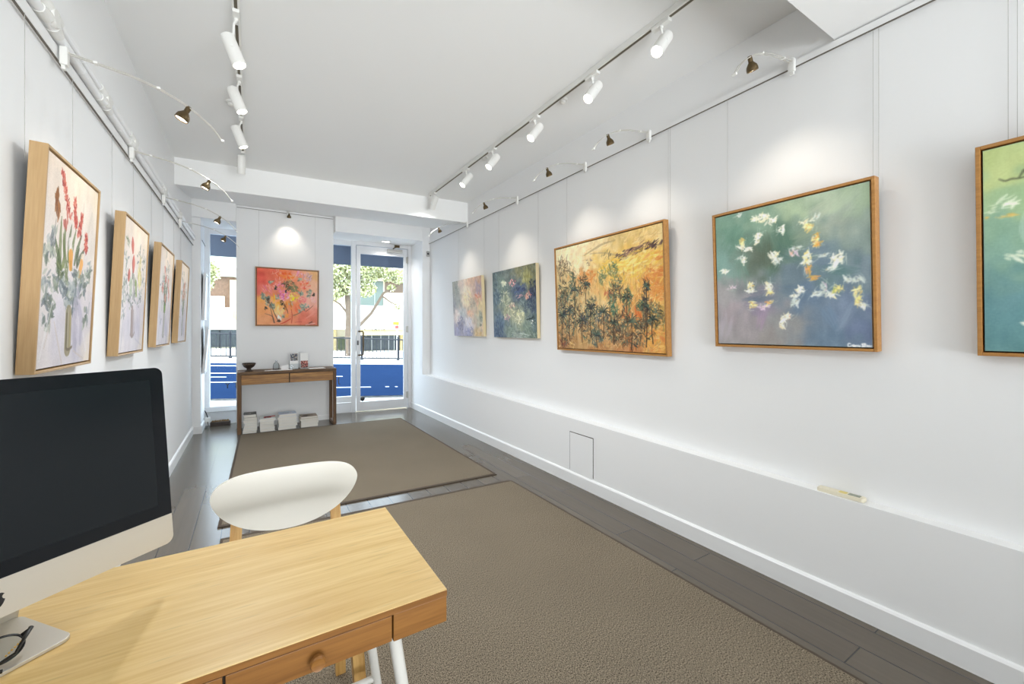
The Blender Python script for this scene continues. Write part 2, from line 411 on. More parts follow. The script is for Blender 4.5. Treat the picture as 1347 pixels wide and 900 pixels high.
def hang(name, label, side, pos, w, h, dep, tilt, pt, frame, rail_z, wires, cat='painting', lip=.012, gap=.006, tone=(1.3, .1)):
    """pos: back bottom centre of the picture in room coordinates"""
    rz = {'R': -PI / 2, 'L': PI / 2, 'B': 0}[side]
    mt = M.Translation(pos) @ M.Rotation(rz, 4, 'Z') @ M.Rotation(tilt, 4, 'X')
    t = thing(name, label, cat, mt)
    if frame is None:
        canvas(pt, w, h, 0, dep, t, gain=tone[0], grey=tone[1])
    else:
        g = G(); f = lip
        for lo, hi in (((-w / 2, -dep, 0), (-w / 2 + f, 0, h)), ((w / 2 - f, -dep, 0), (w / 2, 0, h)),
                       ((-w / 2 + f, -dep, 0), (w / 2 - f, 0, f)), ((-w / 2 + f, -dep, h - f), (w / 2 - f, 0, h))):
            g.box(lo, hi, .0015)
        obj('frame', g, frame, t)
        g = G(); g.box((-w / 2 + f, -dep * .45, f), (w / 2 - f, -.004, h - f)); obj('backing_board', g, GAP, t)
        canvas(pt, w - 2 * (f + gap), h - 2 * (f + gap), dep * .45, dep - .005, t, 0, f + gap, tone[0], tone[1])
    inv = mt.inverted()
    for x, top in wires:      # x along the picture, wire runs up to the rail
        a = mt @ V((x, -.012, h - .05))
        if side in 'RL': a.x = top
        else: a.y = top
        bpt = V((a.x, a.y, rail_z))
        g = G(); g.cyl(a, bpt, .0009, n=6); obj('hanging_wire', g, WIRE, t, world=True)
    return t

def mix(a, b, t): return tuple(x + (y - x) * t for x, y in zip(a, b))

# --- birds on green and blue
def paint_birds():
    p = Paint(230, 232, [(38, 222), (798, 45), (806, 850), (52, 830)], 3)
    p.ground([(60, 250, (112, 150, 128)), (140, 300, (96, 136, 116)), (60, 450, (112, 150, 138)), (250, 230, (118, 150, 126)), (420, 180, (150, 172, 136)),
              (600, 120, (156, 174, 146)), (780, 70, (146, 168, 136)), (640, 260, (146, 158, 142)), (770, 300, (122, 140, 132)), (460, 330, (112, 134, 118)),
              (300, 400, (84, 116, 96)), (260, 420, (90, 100, 84)), (380, 320, (84, 118, 98)), (400, 480, (98, 118, 130)), (550, 420, (98, 120, 138)), (640, 490, (88, 118, 118)),
              (760, 480, (112, 130, 140)), (500, 600, (92, 114, 138)), (680, 640, (104, 122, 146)), (780, 740, (96, 112, 142)), (600, 800, (92, 116, 138)),
              (70, 600, (150, 146, 146)), (120, 700, (154, 142, 146)), (200, 760, (144, 136, 138)), (300, 800, (142, 136, 132)), (380, 740, (134, 134, 132)), (150, 820, (146, 140, 140)), (250, 640, (134, 124, 142))], 3.0, 6, 16, 16)
    for x, y, a, c in ((120, 330, -1.0, (88, 130, 110)), (330, 420, -1.2, (76, 104, 84)), (290, 380, 1.4, (80, 92, 74)), (370, 330, 1.3, (72, 108, 92)), (400, 400, .6, (76, 108, 104)),
                       (650, 490, .2, (80, 116, 114)), (160, 470, 1.3, (100, 140, 122)), (560, 180, -.5, (164, 176, 150)), (680, 150, -.7, (160, 178, 148)), (500, 300, -.3, (128, 146, 122)),
                       (250, 600, 0, (78, 100, 116)), (430, 560, .1, (90, 112, 132)), (600, 720, 1.2, (100, 126, 152)), (680, 700, -1, (118, 136, 158)), (90, 740, -1.4, (164, 156, 166)), (260, 690, -1.2, (154, 128, 156))):
        for _ in range(7): p.leaf((x + p.r.uniform(-30, 30), y + p.r.uniform(-30, 30)), a + p.r.uniform(-.3, .3), 44, 7, c, .32, .6)
    wh = [(238, 234, 214), (246, 240, 222), (226, 222, 200), (236, 220, 176)]; ye = [(236, 214, 118), (226, 190, 96), (240, 226, 160)]; og = [(226, 150, 84), (214, 160, 60), (236, 176, 130)]
    lv = [(204, 176, 196), (222, 200, 206)]; gr = [(190, 200, 190), (206, 212, 204)]
    birds = [((270, 220), 40, 14, wh, 26), ((310, 240), 22, 10, wh, 10), ((360, 275), 12, 18, wh, 8), ((150, 212), 16, 5, gr, 7), ((490, 240), 28, 7, wh, 9), ((500, 262), 16, 11, ye, 13), ((530, 215), 16, 4, gr, 5),
             ((170, 340), 10, 18, ye, 13), ((165, 365), 14, 8, wh, 8), ((205, 375), 14, 4, wh, 6), ((245, 320), 10, 20, wh, 14), ((250, 305), 16, 7, wh, 7), ((178, 430), 12, 16, wh, 11), ((165, 415), 16, 5, gr, 5),
             ((330, 410), 16, 22, wh, 18), ((345, 430), 16, 10, gr, 8), ((425, 385), 14, 16, og[2:] + lv, 10), ((440, 370), 20, 6, gr, 7), ((530, 325), 11, 22, og + ye, 18), ((548, 350), 14, 6, og, 6),
             ((490, 415), 12, 20, wh + ye, 16), ((480, 440), 20, 6, wh, 8), ((495, 475), 9, 16, og[:2], 11), ((520, 515), 11, 7, og[:2], 7), ((625, 430), 16, 18, wh, 16), ((600, 470), 18, 5, gr, 6), ((655, 415), 10, 16, wh, 7),
             ((85, 480), 12, 10, wh, 10), ((210, 550), 12, 18, wh + ye, 15), ((215, 575), 22, 5, wh, 9), ((300, 560), 14, 18, wh + ye[2:], 15), ((305, 585), 18, 5, ye, 6), ((455, 575), 16, 14, wh, 12), ((425, 600), 10, 6, wh, 6), ((430, 630), 12, 12, gr, 8),
             ((600, 590), 26, 10, gr + wh, 12), ((530, 590), 14, 10, gr, 8), ((570, 560), 8, 16, lv + gr, 7), ((640, 570), 14, 13, ye[:1] + [(186, 190, 90)], 10), ((730, 525), 22, 5, gr, 8), ((690, 525), 9, 11, gr, 6),
             ((735, 580), 11, 16, ye + [(206, 210, 110)], 12), ((735, 625), 10, 11, ye, 9), ((765, 648), 14, 6, wh, 7), ((215, 645), 14, 13, ye + [(190, 170, 90)], 11), ((270, 655), 20, 7, lv, 9), ((305, 632), 18, 5, og + ye, 9),
             ((370, 735), 10, 20, wh, 13), ((385, 700), 22, 4, og[2:] + wh, 8), ((560, 405), 14, 4, gr, 4), ((120, 560), 14, 7, lv, 4)]
    for c, rx, ry, cols, n in birds:
        k = .40; a0 = p.r.choice([-.5, -.2, .3, .7, -.9]) if rx > ry else p.r.choice([1.2, 1.7, -1.2])
        p.dabs(c, rx * k * 1.7, ry * k * 1.7, 5, 11, 1.1, [(206, 212, 198), (186, 198, 186)], a0, 1.6, .5, .4)
        p.dabs(c, rx * k, ry * k, n // 2 + 1, 10, 3.4, cols, a0, 1.0, .85, .4)
        p.dabs(c, rx * k * .8, ry * k, n // 2, 8, 2.2, cols, a0 + 1.3, 1.0, .85, .4)
        p.dabs(c, rx * k * .9, ry * k * .9, 3, 5, 1.0, [(120, 128, 108), (160, 150, 116)], None, 1, .55, .3)
    # hand-painted signature, white cursive along the lower right
    def sg(pts, w=1.3): p.stroke(pts, w, (244, 244, 240), .95, 0)
    sg([(698, 832), (690, 830), (686, 838), (690, 846), (700, 843)]); sg([(704, 841), (708, 838), (711, 845), (714, 836), (715, 846), (720, 840), (722, 846)])
    sg([(722, 846), (728, 839), (732, 845), (736, 839), (741, 846), (746, 842)]); sg([(764, 832), (755, 833), (758, 840), (763, 845), (752, 848)], 1.5)
    sg([(770, 831), (769, 846)]); sg([(765, 837), (775, 836)]); sg([(776, 845), (782, 840), (785, 846), (790, 840), (794, 846), (802, 842)])
    p.smear(); return p

def paint_birds_side():
    p = Paint(230, 232, None, 9)
    p.ground([(0, .03, (176, 192, 122)), (.08, .1, (184, 196, 128)), (.3, .05, (180, 190, 130)), (.1, .25, (150, 180, 132)), (.05, .42, (132, 168, 140)), (.12, .5, (126, 164, 142)), (.03, .62, (104, 144, 138)),
              (.1, .72, (96, 140, 144)), (.05, .85, (92, 138, 142)), (.1, .97, (88, 134, 136)), (.6, .3, (150, 170, 140)), (.6, .8, (96, 130, 144)), (.95, .5, (120, 140, 150))], 3, 5, 16, 16)
    d = (62, 66, 50)
    p.stroke([(.055, .155), (.075, .17), (.095, .165), (.125, .17), (.15, .16)], [1.2, 2, 1], d, .8, .3); p.stroke([(.12, .165), (.135, .135)], [1.5, 2.5], d, .75, .2)
    wh = [(232, 234, 214), (220, 226, 200), (240, 238, 220)]
    p.dabs((.075, .275), 11, 6, 14, 8, 2.2, wh, -.4, 1.2, .7); p.dabs((.025, .31), 4, 2, 5, 5, 1.2, wh, -.2, .6, .6)
    p.dabs((.085, .34), 6, 2, 7, 6, 2.2, [(214, 176, 84), (220, 190, 110)], .15, .4, .8); p.dabs((.012, .335), 2, 3, 4, 3, 1.6, [(214, 176, 84)], None, 1, .7)
    p.stroke([(.165, .28), (.135, .36), (.13, .44), (.16, .52)], [3, 5, 3], (186, 206, 192), .5, .5)
    p.dabs((.11, .535), 9, 5, 12, 8, 2.6, wh, .6, 1, .75); p.dabs((.15, .56), 9, 3, 8, 7, 2.2, wh, .5, .6, .7); p.dabs((.15, .86), 6, 2, 8, 6, 2.4, wh, .3, .5, .85)
    for _ in range(60): p.dabs((p.r.uniform(.2, .95), p.r.uniform(.1, .9)), 8, 8, 3, 7, 2.2, wh + [(226, 196, 120)], None, 1, .7)
    p.smear(); return p

# --- gold landscape with palms
def paint_gold():
    p = Paint(290, 224, [(48, 216), (684, 55), (696, 842), (66, 800)], 5)
    p.ground([(60, 240, (240, 224, 176)), (160, 200, (244, 226, 178)), (300, 170, (232, 206, 150)), (420, 140, (214, 182, 110)), (560, 100, (226, 188, 108)), (670, 90, (232, 200, 130)), (120, 280, (240, 220, 170)),
              (200, 310, (246, 226, 176)), (340, 300, (240, 200, 100)), (430, 330, (240, 188, 60)), (540, 330, (240, 196, 84)), (640, 250, (240, 190, 76)), (660, 330, (232, 170, 90)), (640, 420, (226, 136, 48)), (560, 400, (232, 164, 78)),
              (660, 540, (232, 176, 80)), (480, 440, (234, 180, 84)), (380, 430, (236, 190, 100)), (240, 380, (228, 150, 74)), (100, 400, (206, 174, 110)), (100, 540, (196, 164, 106)), (220, 560, (212, 180, 116)), (320, 560, (226, 190, 120)),
              (430, 560, (226, 166, 90)), (540, 560, (222, 146, 72)), (640, 660, (214, 150, 66)), (660, 760, (230, 156, 60)), (540, 740, (206, 142, 76)), (400, 740, (196, 148, 92)), (240, 760, (198, 154, 92)), (90, 780, (178, 124, 72)), (300, 800, (188, 122, 66)), (500, 820, (190, 110, 56))], 3.2, 12, 7, 9)
    p.over(520, 13, 2.6, [(246, 226, 160), (240, 204, 110), (226, 170, 84), (236, 214, 160), (206, 160, 96), (244, 216, 130)], -.5, 2.2, .42)
    for _ in range(260):
        x = p.r.uniform(60, 690); y = p.r.uniform(330, 810); p.dabs((x, y), 7, 7, 2, 9, 2.2, [(236, 160, 70), (246, 214, 130), (214, 130, 60), (226, 190, 120), (150, 116, 76), (180, 140, 90)], 1.4, 1.4, .6)
    # ridge lines
    p.stroke([(215, 250), (270, 215), (330, 180), (400, 160)], [2, 5, 2], (150, 122, 82), .6, .6)
    p.stroke([(250, 240), (330, 235), (420, 250), (480, 240)], [2, 4, 3], (168, 140, 110), .6, .6)
    p.dabs((470, 245), 28, 9, 40, 12, 3, [(120, 82, 86), (92, 66, 74), (150, 106, 92), (70, 56, 58)], -.3, .8, .75)
    p.dabs((560, 205), 40, 5, 26, 12, 3, [(110, 72, 78), (60, 46, 48), (140, 90, 84)], -.35, .4, .75); p.dabs((630, 185), 20, 8, 24, 8, 2.4, [(48, 40, 44), (76, 54, 60), (120, 84, 74)], -.5, 1, .8)
    p.dabs((560, 150), 40, 14, 26, 14, 2, [(200, 150, 80), (180, 130, 90), (232, 206, 140)], -.3, .8, .5)
    p.dabs((350, 245), 14, 7, 14, 7, 1.4, [(90, 80, 50)], -1.2, .8, .7); p.dabs((245, 290), 10, 9, 16, 6, 1.6, [(140, 118, 130), (120, 100, 80)], None, 1, .6)
    ye = [(246, 208, 80), (250, 222, 120), (240, 190, 50), (246, 226, 150)]; og = [(232, 140, 50), (226, 120, 44), (236, 160, 80)]
    p.dabs((430, 310), 50, 16, 60, 16, 4, ye, -.2, .9, .7); p.dabs((560, 300), 44, 26, 50, 14, 4, ye, -.4, 1, .65); p.dabs((640, 250), 22, 14, 30, 12, 4, ye + og, -.3, .8, .65)
    p.dabs((645, 420), 22, 34, 50, 14, 6, og, -.2, 1.2, .7); p.dabs((230, 375), 26, 12, 40, 10, 3, og, .1, 1, .7); p.dabs((520, 430), 60, 40, 80, 12, 3, og + ye, None, 1, .5)
    p.dabs((360, 480), 12, 8, 16, 8, 4, [(206, 100, 60), (220, 130, 80)], None, 1, .8); p.dabs((465, 590), 10, 16, 16, 8, 4, [(224, 106, 40), (210, 90, 40)], 1.5, .6, .8); p.dabs((535, 600), 9, 14, 16, 8, 4, [(224, 106, 40)], 1.5, .6, .8)
    p.dabs((650, 740), 24, 26, 40, 14, 5, [(240, 168, 60), (226, 120, 50), (244, 190, 90)], -.3, 1.4, .6); p.dabs((600, 560), 20, 20, 26, 12, 4, ye, None, 1, .5)
    p.dabs((230, 470), 70, 60, 70, 10, 3, [(226, 196, 130), (236, 210, 150), (206, 160, 90)], 1.4, 1, .5)
    # palms and dark foliage
    gk = [(50, 62, 54), (38, 44, 44), (72, 92, 74), (84, 112, 92)]; bl = [(52, 66, 78), (70, 88, 98), (40, 48, 58)]; br = [(92, 66, 44), (120, 86, 60), (70, 50, 40)]
    def clump(c, rx, ry, n, cols):
        p.dabs(c, rx * 1.25, ry * 1.25, n // 2, 11, 3.6, cols, 1.3, 1.6, .5, .5); p.dabs(c, rx, ry, n, 9, 2.6, cols, None, 1, .78, .35); p.dabs(c, rx, ry, n // 4, 6, 1.4, [(214, 190, 130), (236, 214, 150), (130, 150, 130)], None, 1, .6, .3)
    def palm(x, y, yb, n=12, L=34, cols=gk):
        p.stroke([(x, y), (x + p.r.uniform(-6, 6), (y + yb) / 2), (x + p.r.uniform(-4, 4), yb)], [2.2, 2.6, 3], p.r.choice([(64, 46, 36), (54, 50, 42), (84, 60, 40)]), .85, .3)
        for k in range(n):
            a = -PI / 2 + (k / (n - 1) - .5) * 4.6 + p.r.uniform(-.2, .2); ex = x + math.cos(a) * L; ey = y + math.sin(a) * L * 1.15
            p.stroke([(x, y), ((x + ex) / 2, (y + ey) / 2 - 6), (ex, ey + 5)], [2.6, 2.4, .8], p.r.choice(cols), .85, .3)
    clump((95, 320), 22, 22, 60, [(96, 84, 62), (128, 104, 80), (72, 64, 52), (150, 120, 84)]); clump((150, 395), 12, 20, 30, gk); clump((210, 430), 18, 20, 40, br + gk); clump((130, 480), 30, 18, 50, gk + [(110, 130, 110)])
    clump((325, 370), 10, 14, 26, [(104, 122, 84), (84, 104, 70), (130, 140, 90)]); clump((385, 335), 13, 12, 30, [(110, 126, 80), (84, 108, 76)]); clump((405, 410), 14, 10, 22, [(86, 110, 84), (120, 110, 70)]); clump((380, 520), 9, 13, 24, [(78, 122, 92), (58, 92, 74)])
    clump((395, 575), 8, 14, 22, [(70, 128, 98), (58, 100, 80)]); clump((470, 520), 14, 22, 36, [(78, 118, 90), (50, 66, 54), (96, 110, 70)]); clump((585, 450), 6, 14, 18, [(60, 62, 58), (40, 44, 48)]); clump((575, 560), 9, 18, 26, [(44, 44, 52), (60, 66, 60)]); clump((545, 555), 8, 10, 14, [(60, 100, 76)])
    clump((85, 560), 14, 30, 50, gk + bl); clump((130, 640), 24, 26, 60, gk + bl + [(90, 120, 100)]); clump((260, 580), 18, 24, 50, bl + gk); clump((330, 620), 20, 14, 36, bl + [(96, 110, 116)]); clump((210, 650), 14, 22, 40, bl + br); clump((400, 690), 24, 24, 50, br + gk); clump((290, 740), 18, 18, 40, [(84, 110, 106), (60, 84, 84), (130, 130, 110)])
    clump((640, 640), 22, 16, 40, [(140, 124, 60), (110, 100, 54), (84, 84, 56)]); clump((560, 660), 12, 10, 20, [(84, 70, 50), (60, 56, 48)]); clump((440, 740), 26, 14, 34, br); clump((100, 770), 16, 8, 18, [(150, 70, 50), (120, 66, 50)])
    for c, rx, ry in (((110, 700), 26, 30), ((170, 600), 22, 26), ((240, 690), 26, 26), ((340, 700), 26, 24), ((430, 640), 26, 22), ((480, 720), 30, 26), ((560, 700), 24, 22), ((90, 470), 16, 26), ((400, 470), 18, 16), ((620, 600), 18, 20)):
        clump(c, rx, ry, 46, gk + br + [(110, 104, 74), (84, 92, 84), (150, 110, 66)])
    for x, y, yb, L in ((88, 610, 790, 36), (130, 580, 760, 34), (205, 640, 770, 40), (255, 570, 740, 38), (330, 590, 740, 44), (160, 460, 600, 26), (230, 430, 540, 26), (495, 650, 815, 52), (470, 510, 660, 34), (585, 440, 800, 24), (575, 560, 700, 26), (390, 660, 780, 30), (290, 730, 800, 34), (620, 640, 780, 34)):
        palm(x, y, yb, 13, L, gk + (bl if x < 360 else []))
    for _ in range(34):
        x = p.r.uniform(70, 640); y = p.r.uniform(440, 640); p.stroke([(x, y), (x + p.r.uniform(-5, 5), y + p.r.uniform(50, 150))], [.8, 1.4], p.r.choice([(96, 66, 40), (70, 60, 50), (150, 100, 54)]), .6, .2)
    for _ in range(40):
        x = p.r.uniform(280, 620); y = p.r.uniform(300, 500); p.stroke([(x, y), (x + p.r.uniform(-4, 4), y + p.r.uniform(20, 70))], [.6, 1], p.r.choice([(190, 110, 50), (210, 150, 60), (150, 100, 60)]), .6, .2)
    return p

def paint_lilies(dark):
    q = [(472, 178), (893, 88), (908, 825), (487, 800)] if dark else [(72, 272), (355, 208), (378, 802), (100, 798)]
    p = Paint(170, 150, q, 11 if dark else 12)
    if dark:
        p.ground([(490, 190, (84, 100, 104)), (600, 180, (108, 120, 116)), (720, 150, (128, 128, 96)), (850, 120, (112, 112, 82)), (800, 250, (150, 146, 86)), (880, 200, (116, 118, 90)), (500, 400, (84, 104, 118)), (560, 300, (112, 132, 124)),
                  (740, 350, (72, 86, 114)), (860, 370, (54, 62, 88)), (680, 350, (84, 100, 122)), (600, 420, (140, 150, 126)), (600, 520, (160, 162, 132)), (760, 480, (88, 106, 112)), (860, 500, (62, 76, 98)), (700, 580, (168, 170, 136)), (560, 640, (94, 116, 138)),
                  (740, 600, (190, 190, 150)), (540, 760, (76, 94, 120)), (650, 740, (126, 142, 130)), (800, 720, (122, 140, 124)), (880, 650, (92, 110, 112)), (860, 800, (100, 116, 106)), (720, 810, (140, 150, 142))], 3.2, 14, 6, 6)
        cols = [(70, 84, 104), (110, 130, 128), (150, 164, 146), (90, 112, 112), (60, 72, 90), (134, 144, 120)]
        p.over(500, 8, 2.2, cols, None, 1, .45)
        p.dabs((580, 280), 13, 7, 26, 6, 2.6, [(236, 232, 206), (214, 220, 190)], None, 1, .85); p.dabs((665, 280), 15, 7, 30, 6, 2.4, [(206, 120, 124), (226, 160, 160), (186, 92, 100), (236, 214, 200)], None, 1, .85)
        p.dabs((790, 235), 18, 22, 30, 9, 2.2, [(176, 170, 110), (206, 200, 140), (140, 140, 84)], 1.5, .8, .6); p.dabs((735, 345), 22, 9, 30, 8, 3.4, [(64, 80, 122), (84, 104, 140), (50, 60, 90)], -.3, 1, .75)
        p.dabs((865, 330), 12, 20, 30, 8, 3, [(40, 48, 66), (54, 62, 92), (34, 40, 52)], None, 1, .75); p.dabs((820, 405), 12, 8, 26, 6, 2.4, [(222, 158, 134), (236, 190, 160), (196, 120, 110)], None, 1, .85); p.dabs((735, 410), 14, 4, 14, 6, 1.8, [(214, 160, 160), (180, 130, 140)], -.3, .6, .8)
        p.dabs((590, 430), 26, 18, 50, 6, 2.4, [(206, 204, 170), (228, 222, 190), (180, 190, 160)], None, 1, .7); p.dabs((665, 500), 12, 8, 20, 5, 2, [(206, 140, 140), (226, 206, 180)], None, 1, .8); p.dabs((640, 560), 26, 18, 40, 6, 2.4, [(226, 220, 184), (240, 228, 190), (200, 200, 160)], None, 1, .7)
        p.dabs((610, 615), 12, 8, 18, 5, 2.2, [(186, 120, 140), (216, 180, 180)], None, 1, .8); p.dabs((745, 580), 14, 8, 22, 6, 2.4, [(232, 228, 170), (240, 234, 200)], None, 1, .8); p.dabs((725, 640), 14, 10, 22, 6, 2.2, [(214, 216, 190), (236, 230, 206)], None, 1, .75)
        p.dabs((850, 640), 16, 6, 18, 8, 2.6, [(40, 54, 56), (60, 76, 76)], -.2, .6, .8); p.dabs((858, 662), 4, 3, 6, 4, 2, [(240, 238, 228)], None, 1, .9); p.dabs((760, 500), 30, 14, 50, 10, 1.8, [(110, 130, 130), (60, 74, 84), (150, 164, 156)], None, 1, .6)
        p.dabs((860, 730), 24, 18, 34, 10, 1.8, [(80, 96, 90), (170, 182, 166), (120, 136, 120)], .7, .8, .6); p.dabs((540, 720), 16, 28, 40, 8, 3, [(54, 72, 100), (84, 104, 130), (44, 56, 74)], 1.4, 1, .7); p.dabs((740, 790), 36, 8, 26, 10, 2, [(196, 204, 196), (166, 178, 170)], .1, .6, .6)
        p.dabs((510, 330), 12, 36, 40, 7, 2.4, [(110, 134, 150), (140, 160, 166), (70, 90, 110)], 1.4, 1, .6)
    else:
        p.ground([(85, 290, (150, 152, 140)), (110, 340, (134, 140, 134)), (150, 250, (196, 178, 166)), (250, 240, (212, 176, 150)), (340, 230, (208, 168, 140)), (200, 340, (222, 206, 184)), (330, 340, (172, 152, 158)), (320, 420, (210, 160, 130)), (210, 440, (230, 208, 172)),
                  (130, 450, (150, 152, 146)), (100, 520, (136, 136, 140)), (260, 510, (186, 172, 148)), (350, 520, (212, 190, 140)), (130, 610, (222, 206, 196)), (170, 600, (182, 186, 184)), (250, 590, (218, 184, 156)), (340, 640, (182, 180, 160)), (160, 680, (132, 128, 152)), (120, 760, (158, 156, 184)),
                  (230, 700, (206, 202, 208)), (230, 770, (150, 150, 180)), (330, 780, (204, 178, 132)), (370, 700, (206, 180, 150))], 3.2, 14, 6, 7)
        p.over(420, 8, 2, [(210, 190, 170), (150, 146, 150), (226, 206, 186), (176, 166, 166), (196, 160, 140), (140, 146, 140)], 1.4, 1.4, .45)
        p.dabs((110, 340), 16, 26, 44, 7, 1.6, [(110, 116, 108), (86, 94, 88), (170, 172, 160)], None, 1, .7); p.dabs((320, 410), 16, 8, 24, 6, 2.4, [(214, 130, 100), (226, 166, 130), (186, 110, 96)], None, 1, .8); p.dabs((325, 345), 14, 12, 24, 7, 2, [(150, 130, 152), (176, 150, 156)], 1.2, 1, .7)
        p.dabs((215, 350), 16, 14, 26, 8, 2.6, [(236, 220, 196), (240, 210, 180)], 1.2, 1, .7); p.dabs((220, 420), 26, 16, 36, 8, 3, [(240, 222, 176), (236, 206, 160)], .6, 1, .65); p.dabs((265, 500), 22, 10, 36, 7, 1.6, [(150, 130, 110), (120, 116, 110), (196, 166, 130)], None, 1, .7)
        p.dabs((130, 620), 18, 14, 26, 8, 3.4, [(236, 222, 214), (226, 206, 200)], -.8, 1, .75); p.dabs((245, 585), 20, 8, 26, 7, 2.6, [(226, 166, 130), (236, 196, 166)], None, 1, .75); p.dabs((165, 680), 20, 20, 44, 8, 3, [(110, 108, 140), (90, 92, 120), (150, 144, 170)], None, 1, .7)
        p.dabs((240, 660), 22, 14, 30, 9, 3, [(226, 222, 226), (206, 204, 216)], 1.2, 1, .7); p.dabs((250, 760), 22, 14, 30, 8, 3, [(116, 120, 160), (150, 150, 180)], None, 1, .7); p.dabs((350, 640), 10, 20, 26, 7, 1.8, [(110, 120, 100), (150, 150, 120), (70, 84, 74)], None, 1, .7); p.dabs((340, 780), 24, 6, 18, 8, 2.6, [(196, 160, 106), (216, 186, 130)], 0, .6, .7)
    return p

def paint_protea():
    p = Paint(150, 140, [(112, 102), (838, 150), (828, 772), (108, 770)], 21)
    p.ground([(120, 120, (232, 96, 70)), (250, 150, (230, 104, 78)), (160, 230, (226, 86, 70)), (130, 330, (226, 110, 96)), (450, 150, (240, 120, 70)), (600, 140, (236, 150, 130)), (800, 180, (228, 176, 120)), (800, 330, (236, 184, 150)), (130, 480, (240, 170, 90)), (140, 600, (238, 160, 100)),
              (200, 720, (232, 158, 108)), (400, 720, (232, 150, 110)), (500, 600, (232, 140, 96)), (360, 560, (238, 180, 110)), (660, 700, (226, 120, 96)), (800, 600, (228, 140, 120)), (780, 730, (216, 120, 96)), (740, 520, (234, 170, 150)), (300, 400, (226, 130, 100)), (560, 350, (226, 140, 100)), (800, 450, (236, 180, 160))], 3, 8, 12, 12)
    D = p.dabs
    D((460, 200), 22, 8, 40, 8, 3, [(240, 100, 30), (246, 130, 40), (230, 84, 40), (250, 150, 80)], None, 1, .85); D((350, 165), 11, 8, 22, 6, 2, [(236, 130, 110), (240, 170, 150), (226, 90, 70)], None, 1, .8); D((570, 200), 14, 12, 24, 7, 3, [(240, 140, 90), (246, 170, 130)], None, 1, .75)
    D((620, 175), 9, 8, 16, 5, 2, [(236, 140, 176), (240, 180, 200)], None, 1, .8); D((715, 215), 12, 11, 32, 7, 1.8, [(196, 160, 190), (226, 190, 204), (240, 214, 214), (170, 130, 160)], -1, 1.2, .8)
    D((685, 310), 13, 11, 34, 6, 3, [(236, 90, 56), (240, 120, 90), (226, 70, 60), (244, 160, 140)], None, 1, .85); D((380, 290), 14, 14, 26, 7, 2.6, [(236, 150, 150), (240, 176, 170), (226, 110, 110)], None, 1, .75)
    D((240, 355), 13, 11, 28, 8, 2.4, [(226, 110, 130), (236, 140, 140), (240, 160, 150)], 1.2, 1, .8); D((440, 430), 17, 13, 44, 6, 3, [(224, 110, 176), (236, 140, 196), (206, 80, 140), (240, 180, 206)], None, 1, .88); D((400, 340), 9, 12, 16, 6, 3, [(230, 120, 160)], None, 1, .75)
    D((555, 450), 13, 11, 32, 6, 3, [(240, 206, 80), (246, 224, 130), (226, 190, 60)], None, 1, .88); D((543, 468), 3, 3, 7, 4, 3, [(246, 226, 10)], None, 1, .95); D((650, 480), 12, 9, 26, 6, 2.8, [(236, 130, 130), (244, 170, 160), (226, 100, 110)], None, 1, .82)
    D((495, 310), 17, 13, 44, 6, 2.6, [(84, 84, 60), (60, 60, 50), (120, 120, 84), (104, 56, 40)], None, 1, .85); D((560, 350), 12, 9, 24, 7, 3, [(120, 130, 84), (96, 108, 76), (150, 150, 100)], .5, 1, .85); D((500, 260), 8, 4, 10, 5, 2, [(206, 170, 110), (190, 150, 100)], None, 1, .8)
    gl = [(120, 140, 124), (150, 168, 150), (96, 112, 100), (170, 184, 160)]
    for c, rx, ry, n in (((285, 265), 6, 4, 10), ((190, 435), 8, 7, 18), ((235, 470), 9, 9, 20), ((265, 545), 9, 7, 16), ((310, 560), 6, 6, 10), ((640, 395), 6, 6, 12), ((725, 415), 7, 8, 14), ((640, 580), 11, 10, 24), ((695, 545), 9, 6, 14), ((430, 670), 4, 5, 8), ((515, 520), 5, 6, 10), ((350, 450), 8, 5, 10), ((625, 245), 5, 4, 8), ((745, 380), 4, 4, 6)):
        D(c, rx, ry, n, 6, 3.2, gl, None, 1, .85)
    dk = [(54, 50, 44), (76, 66, 56)]
    for c, rx, ry, n in (((785, 415), 3, 4, 10), ((335, 340), 3, 6, 10), ((405, 515), 4, 6, 12), ((440, 570), 3, 7, 10), ((215, 580), 3, 3, 8), ((375, 722), 4, 2, 9), ((245, 480), 2, 7, 8), ((465, 380), 4, 3, 6)): D(c, rx, ry, n, 5, 2.6, dk, None, 1, .9)
    D((360, 530), 10, 8, 18, 7, 4, [(240, 160, 50), (246, 180, 80)], None, 1, .8); D((310, 450), 5, 10, 14, 6, 3, [(246, 190, 60), (240, 150, 50)], 1.4, .8, .8); D((380, 610), 12, 14, 26, 8, 4, [(240, 214, 140), (246, 196, 120), (226, 200, 150)], 1.2, 1, .8); D((575, 560), 10, 12, 22, 8, 4, [(236, 110, 70), (240, 140, 90)], 1.2, .8, .8); D((485, 560), 9, 12, 18, 8, 3.4, [(240, 150, 60), (206, 110, 50)], 1.2, .8, .8); D((470, 660), 6, 5, 10, 6, 3, [(240, 150, 70)], None, 1, .8)
